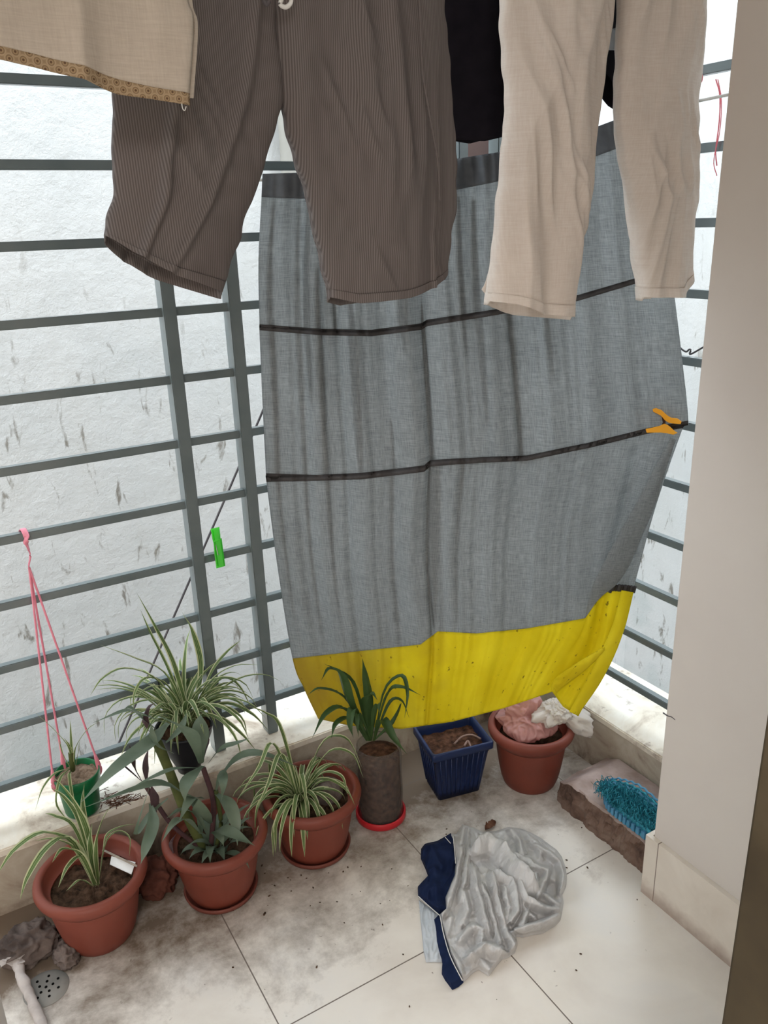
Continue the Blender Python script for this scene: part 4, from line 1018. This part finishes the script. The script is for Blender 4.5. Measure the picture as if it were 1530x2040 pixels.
for pts, w_ in ((((375, 1420, 1.76), (345, 1320, 1.77), (310, 1250, 1.80), (272, 1180, 1.82)), .014), (((370, 1420, 1.76), (335, 1330, 1.78), (300, 1260, 1.80), (280, 1215, 1.81)), .014),
                (((370, 1420, 1.76), (330, 1340, 1.75), (270, 1310, 1.74), (200, 1285, 1.72)), .014), (((368, 1420, 1.76), (310, 1350, 1.73), (250, 1330, 1.70), (205, 1350, 1.68), (180, 1385, 1.66)), .012),
                (((370, 1420, 1.76), (330, 1360, 1.74), (290, 1350, 1.72), (268, 1380, 1.70), (266, 1415, 1.68)), .012), (((385, 1420, 1.76), (400, 1330, 1.78), (385, 1260, 1.80), (362, 1218, 1.80)), .018),
                (((390, 1420, 1.76), (420, 1340, 1.76), (450, 1300, 1.77), (480, 1275, 1.78)), .014), (((390, 1420, 1.76), (430, 1360, 1.76), (455, 1350, 1.74), (480, 1370, 1.72), (500, 1410, 1.70)), .014),
                (((390, 1420, 1.76), (430, 1390, 1.74), (470, 1395, 1.70), (500, 1420, 1.68)), .014), (((390, 1420, 1.76), (450, 1400, 1.73), (500, 1420, 1.68), (535, 1455, 1.66)), .015),
                (((385, 1420, 1.76), (400, 1390, 1.70), (420, 1420, 1.67), (432, 1452, 1.66)), .013), (((380, 1420, 1.76), (340, 1400, 1.70), (350, 1420, 1.68), (343, 1485, 1.68)), .012),
                (((390, 1425, 1.76), (440, 1430, 1.72), (480, 1460, 1.68), (510, 1495, 1.66)), .014), (((375, 1425, 1.76), (330, 1400, 1.72), (300, 1420, 1.70)), .012)):
    lv.append(px_leaf(pts, w_))
foliage('leaves', 'spider', t, lv)

# ------------------------------------------------------------------ garment heap on the floor
def px(cx, cy): return (820+cx/4.5, 1620+cy/4.5)
OUT = [(455, 100), (550, 130), (640, 170), (760, 160), (870, 125), (980, 140), (1080, 180), (1160, 225), (1230, 280), (1300, 330), (1345, 390), (1375, 470), (1392, 560), (1385, 650), (1350, 720),
       (1362, 800), (1352, 870), (1335, 940), (1270, 1010), (1180, 1066), (1090, 1078), (1000, 1102), (930, 1085), (950, 1170), (925, 1240), (870, 1285), (815, 1295), (770, 1350), (690, 1450), (600, 1395), (540, 1430),
       (460, 1512), (400, 1400), (345, 1270), (290, 1100), (262, 1000), (250, 912), (300, 870), (300, 760), (340, 650), (380, 560), (392, 440), (370, 300), (345, 185), (400, 190)]
RG = [([(600, 300), (700, 265), (800, 320), (880, 440), (980, 560), (1090, 650)], 95, 1.1), ([(560, 500), (600, 700), (650, 900), (700, 1060)], 55, .9), ([(730, 590), (790, 830), (850, 1040), (920, 1190)], 48, 1.1),
      ([(770, 560), (900, 640), (945, 780), (950, 900), (890, 980)], 55, 1.0), ([(895, 150), (975, 260), (1005, 370)], 40, 1.1), ([(1100, 290), (1230, 350), (1330, 440), (1370, 560), (1350, 690)], 44, 1.2),
      ([(880, 390), (1040, 430), (1150, 500)], 60, 1.0), ([(1080, 470), (1230, 520), (1190, 640), (1150, 740)], 50, 1.15), ([(430, 1120), (540, 1010), (640, 1050), (640, 1130)], 55, .8), ([(530, 1270), (660, 1190), (790, 1230)], 75, .9),
      ([(465, 140), (450, 300), (430, 450), (390, 640), (330, 820), (300, 900)], 62, .8), ([(940, 1050), (1100, 1010), (1310, 930)], 55, 1.0), ([(960, 650), (1040, 790), (1180, 850), (1320, 870)], 48, 1.25),
      ([(580, 190), (600, 300)], 50, .5), ([(700, 200), (800, 300), (870, 400)], 40, .8), ([(1010, 160), (1110, 260), (1170, 370)], 44, .9), ([(340, 1240), (420, 1330), (450, 1450)], 60, .45), ([(1050, 900), (1000, 1010)], 48, .9),
      ([(1200, 730), (1320, 820)], 34, 1.2), ([(1110, 560), (1130, 700)], 40, 1.1), ([(470, 720), (510, 880), (470, 1000)], 55, .7), ([(640, 660), (700, 820), (760, 1000), (800, 1160)], 40, 1.0), ([(840, 680), (880, 860), (850, 960)], 40, .9),
      ([(1200, 240), (1290, 340)], 40, .7), ([(980, 720), (1020, 860), (1100, 930)], 40, .9), ([(640, 1320), (700, 1400)], 50, .5), ([(350, 950), (330, 1080)], 50, .45), ([(520, 330), (500, 480), (480, 640)], 48, .8)]
def segd(p, a, b):
    ab = (b[0]-a[0], b[1]-a[1]); L = ab[0]**2+ab[1]**2; u = max(0, min(1, ((p[0]-a[0])*ab[0]+(p[1]-a[1])*ab[1])/L)) if L else 0
    return math.hypot(p[0]-a[0]-ab[0]*u, p[1]-a[1]-ab[1]*u)
def heap_1(x, y):
    x2 = x+14*nz(x*.008, y*.008, 3); y2 = y+14*nz(x*.008, y*.008, 9); best = 0
    for pl, w_, a_ in RG:
        d, sd = min((segd((x2, y2), p, q), (q[0]-p[0])*(y2-p[1])-(q[1]-p[1])*(x2-p[0])) for p, q in zip(pl, pl[1:]))
        W_ = w_*(1.6 if sd > 0 else .62)
        if d < W_:
            u = 1-d/W_; best = max(best, a_*w_*.00056*(u*u*(3-2*u))**(.75 if sd > 0 else .6)*(1+.25*nz(x*.006, y*.006, w_)))
    best += .0022*(1-abs(nz(x*.010+y*.012, y*.008-x*.006, 21))*3)+.0012*(1-abs(nz(x*.03-y*.01, y*.016, 22))*3)
    z = .008+.034*math.exp(-(((x-840)/430)**2+((y-620)/400)**2))+best+.004*(1-abs(nz(x*.006+y*.003, y*.004-x*.002, 6))*2)
    return max(.006, z-.05*math.exp(-(((x-1255)/50)**2+((y-690)/50)**2)))
HC = {}
def heap_h(x, y):
    k = (round(x/4), round(y/4))
    if k not in HC: HC[k] = sum(heap_1(k[0]*4+a, k[1]*4+b) for a, b in ((0, 0), (5, 0), (-5, 0), (0, 5), (0, -5)))/5
    return HC[k]
def resample(poly, n):
    P = [Vector((*p, 0)) for p in poly]; P = spline(P+[P[0]], n*3)[:-1] if 0 else P+[P[0]]
    L = [0]
    for a, b in zip(P, P[1:]): L.append(L[-1]+(b-a).length)
    out = []; j = 0
    for i in range(n):
        d = L[-1]*i/n
        while L[j+1] < d: j += 1
        out.append(P[j].lerp(P[j+1], (d-L[j])/(L[j+1]-L[j])))
    return out
def patch(name, poly, ctr, hf, mat, parent, n=260, R=70, edge=.9):
    B_ = resample(poly, n); bm = bmesh.new(); uvl = bm.loops.layers.uv.verify(); rings = []
    c0 = Vector((*ctr, 0))
    def P(q, e):
        z = hf(q.x, q.y); z = z*e+.003*(1-e); g = atZ(*px(q.x, q.y), min(z, .06)*.9); g.z = z; return g
    cv = bm.verts.new(P(c0, 1))
    for j in range(1, R+1):
        u = (j/R)**.85; e = 1-.85*sm(edge, 1, u)
        rings.append([bm.verts.new(P(c0.lerp(b, u), e)) for b in B_])
    rings.append([bm.verts.new((v.co.x, v.co.y, .0012)) for v in rings[-1]])
    for i in range(n): bm.faces.new((cv, rings[0][i], rings[0][(i+1) % n]))
    for a, b in zip(rings, rings[1:]):
        for i in range(n): bm.faces.new((a[i], b[i], b[(i+1) % n], a[(i+1) % n]))
    for f in bm.faces:
        for l in f.loops: l[uvl].uv = (l.vert.co.x, l.vert.co.y)
    return obj(name, bm, mat, parent)
t = empty('crumpled_garment', (.95, 1.2, 0)); tag(t, 'crumpled silver-grey satin garment with navy trim lying on the floor tiles', 'clothing')
patch('grey_fabric', OUT, (760, 700), heap_h, 'satin', t, 420, 110, .955)
NV = [(350, 180), (280, 222), (230, 250), (120, 275), (85, 320), (82, 400), (120, 480), (150, 560), (100, 610), (55, 660), (58, 740), (150, 820), (250, 905), (330, 900), (380, 800), (430, 620), (450, 440), (420, 260)]
patch('navy_panel', NV, (260, 560), lambda x, y: .010+.012*math.exp(-((x-150-.1*y)/40)**2)+.010*(1-abs(nz(x*.011, y*.006, 2))*2.4)+.005, 'navy', t, 200, 40, .9)
LN = [(65, 780), (150, 840), (260, 925), (300, 1100), (330, 1330), (130, 1332), (108, 1240), (100, 1150), (80, 960)]
patch('lining', LN, (190, 1090), lambda x, y: .006+.006*(1-abs(nz(x*.02, y*.008, 5))*2), 'lining', t, 140, 24, .9)
NB = [(195, 935), (250, 908), (275, 1000), (300, 1090), (355, 1270), (410, 1400), (465, 1510), (420, 1550), (365, 1575), (300, 1490), (268, 1430), (295, 1390), (250, 1270), (222, 1150), (215, 1050)]
patch('navy_waistband', NB, (285, 1200), lambda x, y: .016+.004*nz(x*.02, y*.01, 5), 'navy', t, 160, 20, .85)
for pp in ([(60, 745), (150, 828), (250, 915)], [(255, 920), (290, 1095), (350, 1290), (455, 1500)], [(300, 215), (350, 270)], [(372, 200), (385, 330), (395, 450)]):
    bm = bmesh.new(); tube(bm, [atZ(*px(*p), heap_h(*p)*.6+.014) for p in pp], .0011, 6, 24); obj('white_piping', bm, 'rope', t)

# ------------------------------------------------------------------ teal woven brush-mat on the kerb
t = empty('plastic_scrubber', (1.38, 1.14, .088)); tag(t, 'teal plastic strip mat with frayed bristles lying on the cement kerb', 'mat')
edge = [atZ(x, y, z) for x, y, z in ((1203, 1590, .094), (1212, 1612, .094), (1228, 1630, .094), (1250, 1646, .094), (1278, 1664, .094), (1310, 1690, .094))]
edge = [Vector((max(p.x, 1.305), p.y, .094)) for p in edge]
E_ = spline(edge, 40); far = [atZ(x, y, z) for x, y, z in ((1200, 1566, .100), (1225, 1556, .115), (1250, 1560, .14), (1275, 1570, .155), (1300, 1590, .16), (1335, 1620, .16))]
F_ = spline(far, 40)
for p in F_: p.x = min(p.x, 1.474)
bm = bmesh.new()
def fn(a, v):
    p = E_[round(a*40)].lerp(F_[round(a*40)], v); p.z += .010*math.sin(PI*v)-.004; return p, (a, v)
grid(bm, 40, 12, fn); solid(obj('mat_base', bm, 'teal', t), .004)
for k in range(13):
    i = 2+k*3
    if i+2 > 39: break
    a, b = E_[i], E_[i+2]; d = (b-a).normalized(); n_ = Vector((-d.y, d.x, 0));
    if n_.x > 0: n_ = -n_
    bm = bmesh.new(); q = [a-n_*.004, b-n_*.004, b+n_*.004, a+n_*.004]
    q = [Vector((max(p.x, 1.301), p.y, .100)) for p in q]
    extr(bm, q, Vector((0, 0, 1)), .020); bmesh.ops.bevel(bm, geom=bm.edges[:], offset=.0012, segments=1, affect='EDGES'); obj('edge_block', bm, 'teal_pale', t, False)
random.seed(3); bm = bmesh.new()
for k in range(620):
    a = random.random(); v = random.uniform(.16, .66); i = min(39, int(a*40)); p = E_[i].lerp(E_[i+1], a*40-i).lerp(F_[i], v); p.z += .012*math.sin(PI*v)
    L = random.uniform(.012, .034); d = Vector((-.2+random.uniform(-.5, .5), random.uniform(-.7, .7), random.uniform(.5, 1.2))).normalized()
    q = p+d*L; q2 = q+Vector((-.5+random.uniform(-.7, .7), random.uniform(-1, 1), -.6)).normalized()*L*.5
    q2.z = max(q2.z, .096); q2.x = min(q2.x, 1.478); q.x = min(q.x, 1.478)
    tube(bm, [p, q, q2], .0009, 3, 5)
o = obj('bristles', bm, 'teal', t); o['kind'] = 'stuff'
for r_i, v0 in enumerate((.70, .79, .88, .97)):
    bm = bmesh.new(); q = []
    for k in range(41): q.append(E_[k].lerp(F_[k], v0)+Vector((0, 0, .010+.002*math.sin(k*1.5+r_i*1.6))))
    tube(bm, q, lambda u: .0036, 6, 120, .6); obj('woven_band', bm, 'teal_pale' if r_i % 2 else 'teal', t)
bm = bmesh.new(); random.seed(5); pc = atZ(1203, 1575, .10)
for k in range(60):
    d = Vector((random.uniform(-.6, .8), random.uniform(-.3, 1), random.uniform(.1, .9))).normalized(); L = random.uniform(.012, .03)
    p = pc+Vector((random.uniform(-.01, .02), random.uniform(-.012, .012), 0)); tube(bm, [p, p+d*L], .0006, 3, 2)
o = obj('frayed_end', bm, 'bark', t); o['kind'] = 'stuff'

# ------------------------------------------------------------------ debris
def blob(name, c, r, mat, seed, label, cat, flat=0, sub=5, amp=.3, parent=None, facet=2.0):
    bm = bmesh.new(); bmesh.ops.create_icosphere(bm, subdivisions=sub, radius=1)
    for v in bm.verts:
        d = v.co.normalized(); k = 1-amp*abs(nz(d.x*facet+seed, d.y*facet, d.z*facet))*1.6+amp*.3*nz(d.x*6, d.y*6+seed, d.z*6)+amp*.1*nz(d.x*19, d.y*19+seed, d.z*19)
        v.co = Vector((c[0]+d.x*r[0]*k, c[1]+d.y*r[1]*k, max(.001, c[2]+d.z*r[2]*k)))
    o = obj(name, bm, mat, parent)
    if label: tag(o, label, cat)
    return o
blob('broken_brick', (.285, 1.63, .035), (.058, .05, .055), 'brick', 4, 'broken red brick lump between the two leftmost terracotta pots', 'brick')
blob('plaster_chunk', (-.005, 1.60, .028), (.07, .055, .045), 'rock', 8, 'cracked grey chunk of plaster beside the leftmost terracotta pot', 'rubble')
blob('plaster_chunk', (.062, 1.545, .014), (.030, .045, .026), 'rock', 14, 'small dark rubble piece against the base of the leftmost pot', 'rubble')
# pale broken strip
bm = bmesh.new()
st = [atZ(32, 1905, .03), atZ(45, 1950, .024), atZ(62, 1990, .018), atZ(85, 2045, .012), atZ(110, 2100, .010)]
tube(bm, st, lambda u: .011+.002*nz(u*9, 1), 8, 40, .7)
for v in bm.verts:
    v.co += Vector((.004*nz(v.co.x*60, v.co.y*60, 1), .004*nz(v.co.x*60, v.co.y*60, 5), .003*nz(v.co.x*80, v.co.y*80, 9)))
    v.co.z = max(v.co.z, .001)
tag(obj('plaster_strip', bm, 'paleplaster'), 'pale cracked strip running along the floor in the bottom left corner', 'rubble')
bm = bmesh.new(); random.seed(12)
for k in range(26):
    p = atZ(random.uniform(-10, 45), random.uniform(1900, 1925), .03)+Vector((0, 0, random.uniform(0, .012))); a = random.random()*6.28; s_ = random.uniform(.004, .010)
    q = [p+Vector((math.cos(a+x)*s_, math.sin(a+x)*s_, random.uniform(-.003, .003))) for x in (0, 1.9, 3.4, 4.9)]
    extr(bm, q, Vector((0, 0, 1)), .001)
for v in bm.verts: v.co.z = max(v.co.z, .001)
o = tag(obj('paint_flakes', bm, 'paleplaster', None, False), 'pale torn flakes beside the plaster chunk in the left corner', 'debris', None, 'stuff')
# floor drain
dc = atZ(92, 1968, .002); t = empty('floor_drain', (dc.x, dc.y, 0)); tag(t, 'round perforated steel floor drain in the bottom left corner', 'drain')
bm = bmesh.new(); lathe(bm, [(.001, .004), (.03, .0045), (.042, .003), (.046, .0008)], (dc.x, dc.y, 0), 48); obj('drain_cover', bm, 'drain', t)
for k in range(13):
    rr, a = ((0, 0) if k == 0 else (.014, k*2*PI/5)) if k < 6 else (.027, (k-6)*2*PI/7+.3)
    bm = bmesh.new(); x, y = dc.x+rr*math.cos(a), dc.y+rr*math.sin(a); rg = lathe(bm, [(.0001, .0053), (.0028, .0053), (.003, .0040)], (x, y, 0), 12); obj('drain_hole', bm, 'hole', t)
# dry leaf on the floor
def crumple_leaf(name, c, L, Wl, az, mat, label, seed, cat='leaf', z0=.002, lift=.010):
    bm = bmesh.new()
    def fn(a, v):
        x = (a-.5)*L; w_ = Wl*math.sin(PI*min(1, max(0, a)))**.6*(1+.35*nz(a*7, 1, seed)); y = (v-.5)*w_
        z = z0+lift*(abs(v-.5)*2)**1.5*(.5+abs(nz(a*4, v*3, seed)))+.004*abs(nz(a*9, v*6, seed))
        return Vector((c[0]+x*math.cos(az)-y*math.sin(az), c[1]+x*math.sin(az)+y*math.cos(az), z)), (a, v)
    grid(bm, 20, 8, fn); o = obj(name, bm, mat); solid(o, .0006, 1); return tag(o, label, cat)
lc = atZ(977, 1645, .004); crumple_leaf('dry_leaf', lc, .042, .020, .25, 'dryleaf', 'curled brown dry leaf on the tiles behind the crumpled garment', 3)
# twigs and husks on the ledge
bm = bmesh.new(); random.seed(21)
for k in range(90):
    p = atZ(225+random.gauss(0, 28), 1598+random.gauss(0, 8), LZ+.002); p.y = max(PY+.006, p.y); a = random.random()*6.28; L = random.uniform(.008, .035); z_ = random.uniform(.001, .010)
    q = p+Vector((math.cos(a)*L, math.sin(a)*L*.5, random.uniform(-.002, .008))); q.z = max(q.z, LZ+.001); p.z = LZ+z_
    tube(bm, [p, q], .0010, 4, 2)
tag(obj('dry_twigs', bm, 'dryleaf'), 'heap of dry twigs and husks on the left ledge beside the hanging pot', 'twigs', None, 'stuff')
bm = bmesh.new(); random.seed(31)
for k in range(90):
    if k < 50: x, y = random.uniform(380, 820), random.gauss(1760, 45)
    elif k < 70: x, y = random.uniform(860, 1240), random.uniform(1640, 1760)
    else: x, y = random.uniform(200, 1300), random.uniform(1700, 2030)
    p = atZ(x, y, .0015); s_ = random.uniform(.0006, .0022)
    if k in (3, 9): s_ = .003
    a = random.random()*6; 
    m_ = Matrix.Translation(p) @ Matrix.Rotation(a, 4, 'Z') @ Matrix.Diagonal((s_*random.uniform(1, 2.4), s_, s_*.5, 1))
    bmesh.ops.create_icosphere(bm, subdivisions=1, radius=1, matrix=m_)
tag(obj('soil_crumbs', bm, 'soil'), 'scattered dark soil crumbs and bits across the floor tiles', 'crumbs', None, 'stuff')
# crack in the end wall paint
bm = bmesh.new(); tube(bm, [atX(1321, 1420, 1.2615), atX(1330, 1426, 1.2615), atX(1337, 1428, 1.2615), atX(1345, 1434, 1.2615)], lambda u: .0016*(1-.6*u), 6, 12)
o = obj('trim_4', bm, 'cable'); o['kind'] = 'structure'
